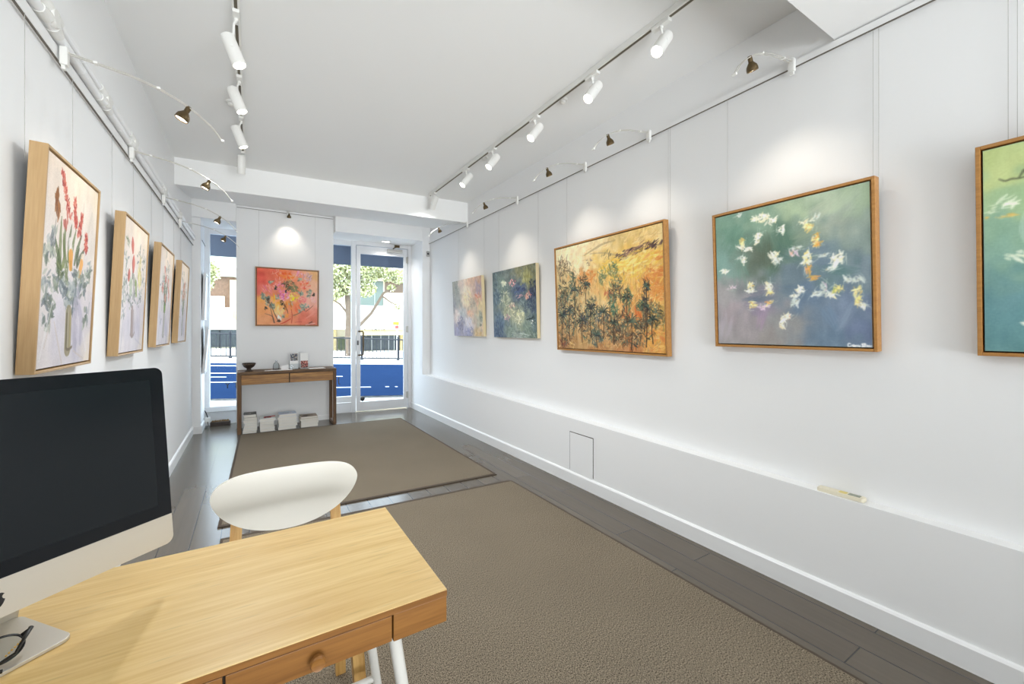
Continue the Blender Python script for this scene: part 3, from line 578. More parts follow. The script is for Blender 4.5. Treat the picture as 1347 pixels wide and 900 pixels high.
    for pts, w, c in (([(205, 640), (260, 655), (300, 680), (318, 745)], [1, 2, 3], (120, 84, 66)), ([(240, 480), (290, 570), (330, 660), (365, 720)], [2, 2, 3], (96, 66, 50)), ([(520, 590), (530, 660), (522, 750)], [1.5, 2, 2], (196, 70, 56)), ([(385, 760), (440, 740), (510, 700)], [1, 3, 2], (206, 56, 44)),
                      ([(560, 740), (640, 735)], [1, 1.5], (190, 76, 60)), ([(690, 615), (740, 580), (780, 545)], [1.5, 2, 1], (150, 90, 70)), ([(700, 690), (760, 650), (810, 600)], [3, 5, 2], (236, 150, 130)), ([(730, 750), (765, 735)], [2, 3], (90, 66, 60)), ([(690, 770), (800, 750)], [1, 1.5], (240, 226, 220)), ([(420, 490), (470, 600), (480, 640)], [1, 2, 1], (110, 70, 54)), ([(270, 560), (300, 690), (310, 740)], [1, 2, 2], (90, 72, 60)), ([(545, 660), (600, 640), (650, 610)], [2, 2, 1], (110, 96, 80))):
        p.stroke(pts, w, c, .85, .2)
    D((780, 480), 7, 8, 14, 6, 2, [(236, 176, 190), (244, 206, 206)], None, 1, .7); D((380, 680), 5, 6, 8, 6, 3, [(246, 236, 226)], 1.2, .6, .9)
    return p

def paint_bouquet(k):
    quads = [[(150, 45), (348, 212), (312, 845), (98, 885)], [(133, 45), (266, 170), (230, 845), (88, 862)], [(338, 218), (413, 292), (383, 803), (307, 815)], [(458, 322), (500, 362), (480, 783), (432, 793)]]
    p = Paint(140, 190, None, 31 + k); p2 = Paint(140, 190, quads[k], 31 + k); p.q = p2.q
    q = p.q; p.q = None
    p.ground([(0, 0, (240, 222, 204)), (.5, 0, (244, 226, 206)), (1, 0, (240, 224, 200)), (0, .4, (232, 222, 214)), (1, .4, (226, 216, 206)), (0, .75, (224, 216, 214)), (.3, .8, (212, 206, 214)), (.7, .85, (200, 194, 206)), (1, .7, (212, 204, 208)), (.1, 1, (226, 218, 218)), (.6, 1, (220, 214, 218)), (1, 1, (232, 220, 206))], 2.6, 6, 12, 14)
    gy = [(128, 138, 118), (158, 166, 146), (104, 116, 100), (182, 188, 172), (92, 102, 92)]; bg = [(122, 132, 136), (92, 102, 108), (150, 158, 158), (176, 182, 180)]
    gn = [(98, 112, 60), (74, 90, 48), (136, 146, 86), (60, 72, 42)]; rd = [(176, 56, 46), (200, 84, 66), (150, 44, 40), (214, 120, 96)]
    if k == 0:
        p.q = q
        for (x0, y0), (x1, y1), w in (((258, 235), (268, 330), 4), ((293, 255), (282, 360), 4), ((325, 290), (300, 400), 5)): p.stroke([(x0, y0), (x1, y1)], [w, w * 2], (206, 196, 182), .5, .4)
        for a, b in (((200, 490), (205, 300)), ((215, 480), (222, 320)), ((230, 470), (245, 330)), ((240, 480), (262, 350)), ((255, 480), (285, 370)), ((265, 490), (298, 420)), ((200, 470), (180, 380)), ((225, 490), (212, 360)), ((265, 480), (275, 420)), ((205, 500), (190, 460)), ((245, 500), (230, 420)), ((190, 500), (195, 420))):
            p.stroke([a, ((a[0] + b[0]) / 2 - 3, (a[1] + b[1]) / 2), b], [4, 7, 1.5], p.r.choice(gn), .85, .4)
        for a, b, w in (((208, 128), (238, 300), 13), ((258, 240), (262, 340), 10), ((287, 290), (272, 375), 10), ((303, 372), (300, 430), 10)):
            for t in np.linspace(0, 1, 26):
                p.dabs((a[0] + (b[0] - a[0]) * t, a[1] + (b[1] - a[1]) * t), w * (.25 + .3 * t), 2, 3, 5, 2.6, rd + [(226, 150, 130)], None, 1, .88)
        p.dabs((222, 310), 7, 8, 12, 9, 3, [(206, 130, 116), (180, 90, 76)], 1.4, .6, .85)
        p.dabs((187, 265), 6, 15, 20, 9, 4, [(150, 94, 40), (176, 112, 54), (130, 78, 40)], 1.4, .8, .85); p.stroke([(183, 310), (175, 360), (165, 380)], [1, 1], (110, 90, 60), .7, 0)
        p.stroke([(239, 395), (241, 445)], [9, 11], (236, 226, 222), .95, .2); p.stroke([(241, 445), (240, 490)], [12, 9], (226, 150, 50), .95, .3); p.stroke([(287, 455), (283, 480)], [9, 10], (238, 220, 196), .95, .2); p.stroke([(283, 478), (274, 520)], [10, 8], (232, 160, 70), .95, .3)
        for c, n in (((150, 440), 8), ((165, 410), 8), ((145, 540), 12), ((175, 545), 14), ((195, 530), 12), ((150, 600), 12), ((158, 640), 10), ((150, 690), 10), ((215, 560), 14), ((260, 530), 12), ((290, 540), 14), ((305, 525), 8), ((310, 500), 8), ((250, 590), 14), ((235, 610), 14), ((285, 580), 10), ((170, 370), 5), ((305, 670), 8), ((290, 700), 5)):
            p.dabs(c, 11, 9, n, 10, 5, gy + bg, None, 1, .75, .3)
        for c in ((210, 575), (245, 570), (265, 600), (230, 640), (255, 640)): p.dabs(c, 9, 8, 10, 9, 5, bg, None, 1, .8, .3)
        p.dabs((210, 500), 14, 8, 14, 10, 4, gn, None, 1, .7); p.dabs((260, 700), 10, 30, 20, 14, 8, [(186, 180, 194), (172, 166, 182)], 1.4, .5, .5); p.stroke([(275, 640), (282, 690), (278, 780)], [7, 10, 6], (172, 166, 184), .6, .4)
        p.stroke([(233, 665), (228, 800)], [16, 17], (132, 118, 72), .8, .4); p.stroke([(226, 670), (222, 795)], [3, 3], (84, 76, 52), .8, .2); p.stroke([(240, 670), (236, 790)], [3, 3], (170, 156, 104), .8, .2); p.stroke([(222, 802), (232, 806), (245, 795)], [3, 3], (104, 92, 70), .8, .2)
        for pts in ([(170, 620), (140, 740), (115, 850)], [(175, 700), (190, 780), (205, 860)], [(250, 810), (290, 840)], [(160, 700), (135, 800)], [(290, 740), (300, 810)]): p.stroke(pts, [2, 3, 2], p.r.choice([(190, 186, 196), (240, 236, 236), (206, 190, 176)]), .6, .4)
    elif k == 1:
        p.q = q
        for c, n in (((140, 300), 12), ((140, 400), 14), ((130, 460), 16), ((150, 520), 18), ((120, 540), 12), ((190, 520), 18), ((220, 500), 14), ((210, 560), 14), ((240, 440), 10), ((240, 340), 10), ((165, 560), 14), ((120, 600), 8), ((230, 260), 8), ((150, 440), 12), ((245, 290), 8), ((215, 300), 8)): p.dabs(c, 14, 12, n, 8, 3.2, gy + bg, None, 1, .7, .3)
        p.dabs((147, 205), 12, 7, 8, 8, 4, [(150, 160, 120), (110, 124, 84)], 1, 1, .8)
        for a, b in (((185, 520), (180, 380)), ((195, 520), (200, 440)), ((175, 420), (178, 300)), ((190, 460), (185, 400)), ((195, 510), (192, 420))): p.stroke([a, b], [5, 7, 2], p.r.choice(gn), .85, .4)
        for a, b, w in (((176, 185), (178, 262), 15), ((183, 292), (180, 372), 17), ((157, 372), (153, 425), 13)):
            p.stroke([a, ((a[0] + b[0]) / 2, (a[1] + b[1]) / 2), b], [5, w, w * .6], rd[1], .95, .4); p.stroke([(a[0] + 5, a[1] + 20), (b[0] + 4, b[1] - 10)], [2, 4, 2], (226, 150, 130), .8, .3); p.stroke([(a[0] - 5, a[1] + 18), (b[0] - 5, b[1] - 8)], [2, 4, 2], (150, 50, 46), .8, .3)
        p.dabs((217, 400), 12, 26, 50, 7, 4, [(226, 214, 130), (236, 226, 160), (206, 190, 100), (190, 176, 110)], 1.2, 1, .85); p.dabs((165, 480), 9, 12, 16, 8, 4, [(206, 214, 190), (170, 184, 150)], 1, 1, .8); p.stroke([(195, 440), (197, 520)], [6, 8], (130, 156, 70), .85, .3)
        p.stroke([(174, 600), (172, 750)], [10, 13], (140, 116, 104), .8, .4); p.stroke([(168, 610), (164, 750)], [2, 2], (84, 66, 60), .8, .1); p.stroke([(182, 610), (184, 740)], [2, 2], (110, 90, 84), .8, .1); p.stroke([(162, 755), (174, 768), (186, 745)], [4, 4], (150, 134, 130), .8, .2)
        for pts in ([(120, 660), (110, 780), (105, 840)], [(200, 640), (215, 760)], [(190, 780), (225, 820)], [(240, 560), (232, 700)]): p.stroke(pts, [3, 5, 2], p.r.choice([(186, 182, 196), (200, 190, 190)]), .6, .4)
    else:
        p.q = None
        cx = .5
        for _ in range(46): p.dabs((cx + p.r.gauss(0, .17), .42 + p.r.gauss(0, .17)), 7, 7, 4, 8, 3, gy + bg + gn[2:3], None, 1, .65, .3)
        for _ in range(16): p.stroke([(cx + p.r.uniform(-.06, .06), .66), (cx + p.r.uniform(-.2, .2), .25 + p.r.uniform(0, .2))], [3, 1.5], p.r.choice(gn), .75, .3)
        fl = [(206, 110, 90), (226, 160, 140), (190, 84, 70), (236, 190, 170)] if k == 2 else [(214, 130, 90), (226, 160, 120), (196, 110, 80), (236, 196, 166)]
        for u, v, r in (((.48, .3, 8), (.3, .42, 8), (.68, .36, 9), (.78, .46, 8), (.5, .52, 7), (.38, .22, 5)) if k == 2 else ((.45, .34, 13), (.6, .38, 11), (.4, .42, 8), (.55, .27, 8))): p.dabs((u, v), r, r * 1.3, 18, 8, 4, fl, 1.3, 1.2, .88)
        p.dabs((.5, .62), 9, 9, 18, 9, 4, [(140, 170, 80), (120, 150, 70)] if k == 2 else gn, 1.3, 1, .85)
        p.stroke([(.5, .68), (.49, .9)], [12, 13], (170, 166, 150), .7, .4); p.stroke([(.45, .68), (.44, .9)], [1.8, 1.8], (90, 84, 76), .8, .1); p.stroke([(.56, .68), (.55, .9)], [1.8, 1.8], (104, 96, 90), .8, .1); p.stroke([(.5, .66), (.5, .88)], [2, 2], (90, 104, 66), .7, .1); p.stroke([(.43, .9), (.5, .93), (.57, .9)], [3, 3], (130, 124, 120), .8, .2)
        p.stroke([(.6, .72), (.64, .88), (.8, .92)], [8, 6, 2], (184, 178, 192), .6, .4); p.stroke([(.2, .7), (.15, .95)], [4, 3], (196, 192, 200), .6, .4)
    return p
# ------------------------------------------------------------------ the room shell
def yr(y): return 2.335 - .0092 * y          # face of the low wall under the ledge (not quite square to the room)
def zl(y): return .503 + .0158 * y            # ledge height, rising slightly towards the street
def yb(x): return 6.485 - .056 * (x + .63)    # inner face of the street wall

g = G(); g.box((-.8, -3.2, -.1), (2.6, 7.0, 0)); obj('floor', g, PLANK, kind='structure')
g = G(); g.box((-.8, .88, 2.96), (2.6, 7.2, 3.12)); obj('ceiling', g, CEIL, kind='structure')
g = G(); g.box((-.8, -3.2, 2.70), (2.41, .89, 3.12)); obj('trim_1', g, CEIL, kind='structure')      # dropped part of the ceiling
g = G(); g.hexa([(-.63, 5.12, 2.70), (2.40, 4.95, 2.70), (2.40, 6.60, 2.962), (-.63, 6.68, 2.962), (-.63, 5.12, 2.97), (2.40, 4.95, 2.97), (2.40, 6.60, 2.97), (-.63, 6.68, 2.97)])
obj('trim_2', g, CEIL, kind='structure')                                                             # sloping bulkhead
g = G(); g.box((-.8, -3.2, 0), (-.63, 6.52, 3.0)); obj('wall_left', g, WALL, kind='structure')
g = G(); g.box((-.8, 6.52, 0), (-.545, 7.14, 3.0)); obj('wall_alcove', g, WALL, kind='structure')
g = G(); g.box((2.40, -3.2, 0), (2.6, 7.0, 3.0)); obj('wall_right', g, WALL, kind='structure')
g = G()
y0, y1 = -3.2, yb(2.35)
g.hexa([(yr(y0), y0, 0), (2.42, y0, 0), (2.42, y1, 0), (yr(y1), y1, 0), (yr(y0), y0, zl(y0)), (2.42, y0, zl(y0)), (2.42, y1, zl(y1)), (yr(y1), y1, zl(y1))]); obj('wall_ledge', g, WALL, kind='structure')
g = G()
g.hexa([(yr(y1), y1, 0), (2.42, y1, 0), (2.42, 6.98, 0), (2.265, 6.98, 0), (yr(y1), y1, 2.98), (2.42, y1, 2.98), (2.42, 6.98, 2.98), (2.265, 6.98, 2.98)])
obj('wall_doorway', g, WALL, kind='structure')
g = G(); g.box((-.8, -3.35, 0), (2.6, -3.2, 3.0)); obj('wall_rear', g, WALL, kind='structure')
# street wall: header over the openings and the pier between them
def header(name, xa, xb):
    g = G(); P = [(xa, yb(xa), 2.706), (xb, yb(xb), 2.698), (xb, 7.0, 2.698), (xa, 7.12, 2.706)]
    g.hexa(P + [(x, y, 3.0) for x, y, z in P]); obj(name, g, WALL, kind='structure')
a, b = -.172, 1.016
header('wall_back', -.63, a); header('wall_back_right', b, 2.40)
def yp(x): return 6.60 - .022 * (x + .17)      # the pier stands a little behind the headers
g = G(); P = [(a, yp(a), 0), (b, yp(b), 0), (b, 6.84, 0), (a, 6.86, 0)]
g.hexa(P + [(x, y, 2.97) for x, y, z in P]); obj('wall_pier', g, WALL, kind='structure')

def skirt(name, p, q, out, h=.1, t=.016):
    p, q, o = V(p), V(q), V(out).normalized(); g = G()
    prof = [(0, 0), (t, 0), (t, h - .012), (t * .55, h - .003), (0, h)]
    vs = [p + o * a + V((0, 0, z)) for a, z in prof] + [q + o * a + V((0, 0, z)) for a, z in prof]; n = len(prof)
    g.faces(vs, [list(range(n)), list(range(2 * n - 1, n - 1, -1))] + [[i, i + n, (i + 1) % n + n, (i + 1) % n] for i in range(n)])
    bmesh.ops.recalc_face_normals(g.b, faces=g.b.faces[:])
    return obj(name, g, GLOSSW, kind='structure', angle=25)
skirt('baseboard_left', (-.63, -3.2, 0), (-.63, 6.52, 0), (1, 0, 0))
skirt('baseboard_alcove', (-.545, 6.50, 0), (-.545, 7.08, 0), (1, 0, 0))
skirt('baseboard_return', (-.63, 6.52, 0), (-.53, 6.515, 0), (0, -1, 0))
skirt('baseboard_right', (yr(-3.2), -3.2, 0), (yr(6.86), 6.86, 0), (-1, 0, 0))
skirt('baseboard_pier', (a, yp(a), 0), (b, yp(b), 0), (0, -1, 0), .07)

# ------------------------------------------------------------------ shop front: window, side light and glazed door, slightly skewed to the room
SF = M(((.9968, .0796, 0, 1.41), (-.0796, .9968, 0, 6.921), (0, 0, 1, 0), (0, 0, 0, 1)))
w = thing('window_1', None, None, SF, kind='structure')
g = G(); g.box((-1.985, -.01, 0), (-1.905, .06, 2.72), .004); g.box((-1.905, -.005, 2.625), (-1.2, .06, 2.72), .004); g.box((-1.905, 0, 0), (-1.2, .05, .165), .003); obj('window_frame', g, ALUW, w)
g = G(); g.box((-1.975, -.05, .175), (-1.2, .06, .245), .006); obj('window_sill', g, ALUW, w)
g = G(); g.box((-1.905, .018, .245), (-1.2, .026, 2.625)); obj('window_glass', g, GLASS, w)
w2 = thing('window_2', None, None, SF, kind='structure')
g = G(); g.box((-.078, -.02, 0), (-.012, .06, 2.72), .004); g.box((-.6, -.005, 2.628), (-.078, .06, 2.72), .003); g.box((-.6, 0, 0), (-.078, .045, .155), .003); g.box((-.6, -.015, .166), (-.078, .05, .256), .004)
obj('window_frame', g, ALUW, w2)
g = G(); g.box((-.6, .018, .256), (-.078, .026, 2.628)); obj('window_glass', g, GLASS, w2)
d = thing('door_1', None, None, SF, kind='structure')
g = G(); g.box((.806, -.02, 0), (.895, .07, 2.72), .004); g.box((-.012, -.02, 2.645), (.806, .07, 2.72), .004); obj('door_frame', g, ALUW, d)
g = G(); g.box((-.004, -.012, .012), (.058, .03, 2.635), .003); g.box((.738, -.012, .012), (.798, .03, 2.635), .003); g.box((.058, -.012, .012), (.738, .03, .155), .003); g.box((.058, -.012, 2.51), (.738, .03, 2.635), .003)
obj('door_leaf', g, ALUW, d)
g = G(); g.box((.058, .006, .155), (.738, .013, 2.51)); obj('door_glass', g, GLASS, d)
g = G(); g.tube([(.03, -.012, 1.275), (.03, -.05, 1.275), (.085, -.055, 1.275), (.094, -.055, 1.262), (.094, -.055, .915), (.085, -.055, .902), (.03, -.05, .902), (.03, -.012, .902)], .012, 10)
obj('door_handle', g, BRONZE, d, label='dark bronze pull handle')
g = G(); g.box((.006, -.02, 1.06), (.03, -.012, 1.13), .002); g.cyl((.018, -.012, 1.095), (.018, -.026, 1.095), .009, n=14); obj('lock', g, BLACK, d, label='black lock')
for z in (2.46, 1.31, .22):
    g = G(); g.cyl((.803, -.024, z - .055), (.803, -.024, z + .055), .011, n=12); g.box((.775, -.017, z - .05), (.832, -.011, z + .05)); obj('hinge', g, STEEL, d)
g = G(); g.box((.47, -.062, 2.562), (.71, -.012, 2.618), .006); obj('closer_body', g, STEEL, d)
g = G(); g.tube([(.56, -.04, 2.622), (.57, -.075, 2.634), (.62, -.03, 2.66)], .009, 8); g.box((.585, -.05, 2.652), (.665, -.02, 2.69), .003); obj('closer_arm', g, BRONZE, d)
g = G(); g.lathe([(0, 0), (.034, 0), (.036, .006), (.028, .016), (0, .02)], 20, M.Translation((.09, .004, .2)) @ M.Rotation(PI / 2, 4, 'X')); obj('bumper', g, BLACK, d, label='round black bumper')

def text_obj(name, txt, size, mtx, m, parent=None, depth=.002, mirror=False, **kw):
    cu = bpy.data.curves.new('lettering', 'FONT'); cu.body = txt; cu.size = size; cu.extrude = depth; cu.align_x = 'CENTER'; cu.resolution_u = 3
    o = bpy.data.objects.new('lettering', cu); COL.objects.link(o)
    me = bpy.data.meshes.new_from_object(o.evaluated_get(bpy.context.evaluated_depsgraph_get()))
    bpy.data.objects.remove(o); bpy.data.curves.remove(cu)
    g = G(); g.b.from_mesh(me); bpy.data.meshes.remove(me)
    g.b.transform(mtx @ M.Rotation(PI / 2, 4, 'X') @ (M.Scale(-1, 4, V((1, 0, 0))) if mirror else M.Identity(4)))
    if mirror: bmesh.ops.reverse_faces(g.b, faces=g.b.faces[:])
    return obj(name, g, m, parent, **kw)
text_obj('lettering', 'Y', .118, M.Translation((-1.703, .014, .482)), BLACK, w, mirror=True)
text_obj('lettering', 'T', .118, M.Translation((-1.603, .014, .482)), BLACK, w, mirror=True)
text_obj('lettering', 'J', .13, M.Translation((-.262, .014, .475)), BLACK, w2, mirror=True)

# recessed downlight in the doorway soffit
t = thing('recessed_downlight', 'small square recessed downlight in the soffit above the glass door', 'light', (1.80, 6.66, 2.694))
g = G(); g.prism(rrect(.13, .075, .008), -.004, .004); obj('bezel', g, WHITE, t)
g = G(); g.prism(rrect(.10, .05, .006), -.006, -.003); obj('diffuser', g, LENS, t)
l = bpy.data.lights.new('downlight_beam', 'SPOT'); l.energy = 30; l.color = (1, .97, .93); l.spot_size = math.radians(140); l.spot_blend = 1; l.shadow_soft_size = .04
o = bpy.data.objects.new('downlight_beam', l); COL.objects.link(o); o.parent = t; o.matrix_local = M.Translation((0, 0, -.02))

# ------------------------------------------------------------------ rugs
def rug(label, pts):
    lo = [V((x, y, 0)) for x, y in pts]; c = sum(lo, V()) / 4
    t = thing('rug', label, 'rug', (c.x, c.y, 0))
    g = G(); ins = [p + (c - p).normalized() * .035 for p in lo]
    g.hexa([p + V((0, 0, .0005)) for p in ins] + [p + V((0, 0, .0095)) for p in ins]); obj('woven_field', g, SISAL, t, world=True)
    g = G()
    for i in range(4):
        a, b, a2, b2 = lo[i], lo[(i + 1) % 4], ins[i], ins[(i + 1) % 4]; u = V((0, 0, .0085))
        g.hexa([a, b, b2, a2, a + u, b + u, b2 + u, a2 + u])
    obj('bound_edge', g, RUGEDGE, t, world=True, label='dark bound rug edge')
    return t
rug('taupe woven rug in front of the console table, near the glass door', [(-.19, 3.335), (1.863, 3.25), (1.858, 6.08), (-.13, 6.14)])
rug('taupe woven rug lying under the desk and chair', [(-.18, -1.2), (1.925, -1.2), (1.895, 3.065), (-.165, 3.145)])

# ------------------------------------------------------------------ paintings
TL_, TR_ = -.612, 2.388
RZ = 2.652
def zr(y): return 2.305 + .010 * (y - 1.9)     # left picture rail height
def right(name, label, f, pt, frame, wires, lip=.013, tone=(1.3, .1)):
    Y0, Zb, w, h, dep, ti = f
    return hang(name, label, 'R', (2.396, Y0 + w / 2, Zb), w, h, dep, ti, pt, frame, RZ, [(x, TR_) for x in wires], lip=lip, tone=tone)
def left(name, label, f, k, wires):
    Y0, Zb, w, h, dep, ti = f
    return hang(name, label, 'L', (-.626, Y0 + w / 2, Zb), w, h, dep, ti, paint_bouquet(k), OAKP, zr(Y0 + w / 2), [(x, TL_) for x in wires], lip=.009, tone=(.98, .0))
left('painting', 'pale framed painting of tall red spiky flowers in a vase, nearest the computer', (1.921, 1.159, .549, .741, .043, .042), 0, (-.25, .17))
left('painting', 'pale framed painting of red proteas and a yellow bloom, second on the left wall', (2.892, 1.165, .585, .75, .043, .043), 1, (-.26, .2))
left('painting', 'pale framed painting of pink blooms above bright green stems, third on the left wall', (3.887, 1.176, .594, .757, .043, .045), 2, (-.26, .2))
left('painting', 'pale framed painting of orange pink blooms, furthest along the left wall', (4.916, 1.179, .561, .77, .044, .045), 3, (-.25, .2))
right('painting', 'unframed pale mauve and peach abstract canvas nearest the street on the right wall', (4.43, 1.222, .845, .732, .039, .045), paint_lilies(False), None, (-.36, .38))
right('painting', 'unframed dark blue green abstract canvas between the mauve canvas and the golden landscape', (3.321, 1.218, .855, .734, .038, .029), paint_lilies(True), None, (-.37, .40))
right('painting', 'honey oak framed golden landscape painting with dark palms and orange hills', (1.815, 1.122, 1.187, .914, .044, .04), paint_gold(), OAKH, (-.50, .57, .585), tone=(1.2, .2))
right('painting', 'honey oak framed painting of a flock of white birds over green and slate blue', (.714, 1.204, .761, .775, .049, .046), paint_birds(), OAKH, (-.33, .352, .372), tone=(1.5, .2))
right('painting', 'oak framed yellow green to teal painting cut off at the right edge', (-.346, 1.204, .761, .785, .049, .046), paint_birds_side(), OAKH, (-.31, -.288, .34), tone=(1.35, .12))
hang('painting', 'brown framed red and peach flower painting hanging above the console table', 'B', (.428, yp(.42) - .004, 1.353), .772, .792, .046, .055, paint_protea(), FRAMEB, 2.912, [(-.345, yp(.42) - .016), (.345, yp(.42) - .016)], lip=.011, tone=(1.15, .05))

# two small pictures seen edge-on inside the window alcove
def small_art(seed):
    p = Paint(60, 110, None, seed); p.ground([(.2, .2, (236, 236, 234)), (.8, .4, (228, 230, 230)), (.4, .9, (238, 238, 236))], 3, 3, 10, 10); return p
hang('small_picture', 'upper of two white pictures hanging edge-on in the left window alcove', 'L', (-.543, 6.80, 1.43), .34, .60, .03, .03, small_art(51), ALUW, 2.43, [(-.1, -.535), (.1, -.535)], 'picture', lip=.02)
hang('small_picture', 'lower of two white pictures hanging edge-on in the left window alcove, tilting outwards', 'L', (-.543, 6.80, .74), .34, .60, .03, .075, small_art(52), ALUW, 1.43, [(-.1, -.535)], 'picture', lip=.02)

# ------------------------------------------------------------------ picture rails
def rail(label, p, q, out, zp, zq, h=.036, t=.018):
    p, q, o = V(p), V(q), V(out); c = (p + q) / 2
    th = thing('picture_rail', label, 'rail', (c.x, c.y, (zp + zq) / 2))
    def bar(a0, a1, z0, z1):
        g = G(); P = []
        for z in (z0, z1):
            P += [p + o * a0 + V((0, 0, zp + z)), q + o * a0 + V((0, 0, zq + z)), q + o * a1 + V((0, 0, zq + z)), p + o * a1 + V((0, 0, zp + z))]
        return g.hexa(P)
    obj('rail_face', bar(0, t, .0045, h), GLOSSW, th, world=True)
    obj('rail_slot', bar(t * .55, t * .9, 0, .0045), GROOVE, th, world=True, label='dark slot under the rail')
    return th
rail('long white picture rail with a dark slot along the right wall', (2.40, -2.5, 0), (2.40, 6.33, 0), (-1, 0, 0), 2.655, 2.66)
rail('long white picture rail with a dark slot along the left wall under the pipes', (-.63, -2.5, 0), (-.63, 6.52, 0), (1, 0, 0), zr(-2.5), zr(6.52), .05, .016)
rail('short white picture rail across the top of the pier above the console table', (-.165, yp(-.165), 0), (1.008, yp(1.008), 0), (0, -1, 0), 2.914, 2.914, .03, .02)
rail('very short picture rail in the left window alcove', (-.545, 6.62, 0), (-.545, 7.05, 0), (1, 0, 0), 2.44, 2.44, .02, .012)

# ------------------------------------------------------------------ white conduits above the left rail
t = thing('conduit', 'pair of white conduits with junction boxes running along the left wall above the rail', 'pipe', M.Translation((-.609, 2, zr(2) + .078)) @ M.Rotation(math.atan(.010), 4, 'X'))
for dz, rr in ((0, .0175), (.046, .0175)):
    g = G(); g.cyl((0, -4.5, dz), (0, 4.5, dz), rr, n=12); obj('pipe', g, GLOSSW, t)
    for y in (-1, .6, 2.45, 3.05, 3.7, 4.3, 5.0, 5.7, 6.3):
        g = G(); g.cyl((0, y - 2.012, dz), (0, y - 1.988, dz), rr + .0012, n=12); obj('saddle_clip', g, GLOSSW, t)
for y in (2.11, 2.76, 3.32, 4.36, 5.25):
    g = G(); g.lathe([(0, 0), (.031, 0), (.033, .006), (.033, .040), (.030, .046), (0, .048)], 20, M.Translation((-.0205, y - 2, .018)) @ M.Rotation(PI / 2, 4, 'Y')); jb = obj('junction_box', g, WHITE, t)
    for s in (-1, 1):
        for z in (0, .046):
            g = G(); g.tube([(.002, y - 2 + s * .028, z * .8 + .004), (.001, y - 2 + s * .085, z)], [.024, .0195], 14); obj('pipe_socket', g, WHITE, jb)

# ------------------------------------------------------------------ ceiling tracks with spotlights
def track(label, x, ya, yb_, slots):
    t = thing('lighting_track', label, 'lighting track', (x, (ya + yb_) / 2, 2.96))
    g = G(); g.box((x - .018, ya, 2.926), (x + .018, yb_, 2.96), .003); obj('track_body', g, WHITE, t, world=True)
    g = G(); g.box((x - .007, ya + .03, 2.9245), (x + .007, yb_ - .03, 2.928)); obj('track_slot', g, TRACKGREY, t, world=True, label='dark slot of the track')
    return t
track('long white lighting track on the ceiling nearer the right wall', 1.842, .95, 4.86, 0)
track('long white lighting track on the ceiling nearer the left wall', -.068, .95, 4.93, 0)

def lamp_data(name, energy, color, size, blend, radius):
    l = bpy.data.lights.new(name, 'SPOT'); l.energy = energy; l.color = color; l.spot_size = math.radians(size); l.spot_blend = blend; l.shadow_soft_size = radius
    return l
def spotlight(label, x, y, direction, on=True, energy=30, side=0, drop=-.10):
    t = thing('track_spotlight', label, 'spotlight', (x, y, 2.926), 'white track spotlights')
    g = G(); g.box((-.016, -.055, -.02), (.016, .055, 0), .004); obj('adapter', g, WHITE, t)
    pv = V((side, 0, drop)); u = V(direction).normalized()
    g = G(); g.cyl((0, 0, -.02), (0, 0, -.034), .010, n=12); g.tube([(0, 0, -.03), (side * .6, 0, -.05), pv], .006, 8); g.cyl(pv + V((0, -.036, 0)), pv + V((0, .036, 0)), .008, n=12); obj('bracket', g, WHITE, t)
    q = u.to_track_quat('Z', 'Y').to_matrix().to_4x4(); mt = M.Translation(pv) @ q
    g = G(); g.lathe([(0, -.075), (.02, -.075), (.031, -.066), (.033, -.058), (.033, .088), (.030, .09), (.028, .082), (0, .082)], 28, mt); obj('body', g, WHITE, t)
    g = G(); g.lathe([(0, .087), (.0275, .086), (.0275, .083), (0, .083)], 24, mt); obj('lens', g, LENS if on else LENSOFF, t)
    if on:
        l = bpy.data.objects.new('spot_beam', lamp_data('spot_beam', energy, (.90, .95, 1.0), 128, 1.0, .018)); COL.objects.link(l)
        l.parent = t; l.matrix_local = M.Translation(pv + u * .10) @ (-u).to_track_quat('Z', 'Y').to_matrix().to_4x4()
    return t
TE, TL = 25, 54
RT = [(1.865, 1.462), (1.852, 1.989), (1.842, 2.628), (1.842, 3.291), (1.842, 3.84)]
for (x, y), n in zip(RT, ('nearest the camera', 'second from the camera', 'third from the camera', 'fourth from the camera', 'second from the street end')):
    spotlight('lit spotlight on the right ceiling track, ' + n, 1.842, y, (-.62, -.05, -.8), True, TE, .012)
spotlight('white spotlight at the street end of the right ceiling track, aimed at the bulkhead', 1.842, 4.72, (-.12, .5, -.8), True, TE * .35, .01)
for y, n in ((2.585, 'nearest the camera'), (3.227, 'second from the camera'), (3.832, 'third from the camera')):
    spotlight('lit spotlight on the left ceiling track, ' + n, -.068, y, (.34, -.12 if y < 3.5 else .0, -.9), True, TL, -.016, -.18 if y < 3 else -.135)
spotlight('white spotlight at the street end of the left ceiling track, hanging straight down', -.068, 4.57, (-.02, .32, -.95), True, TE * .35, -.012)

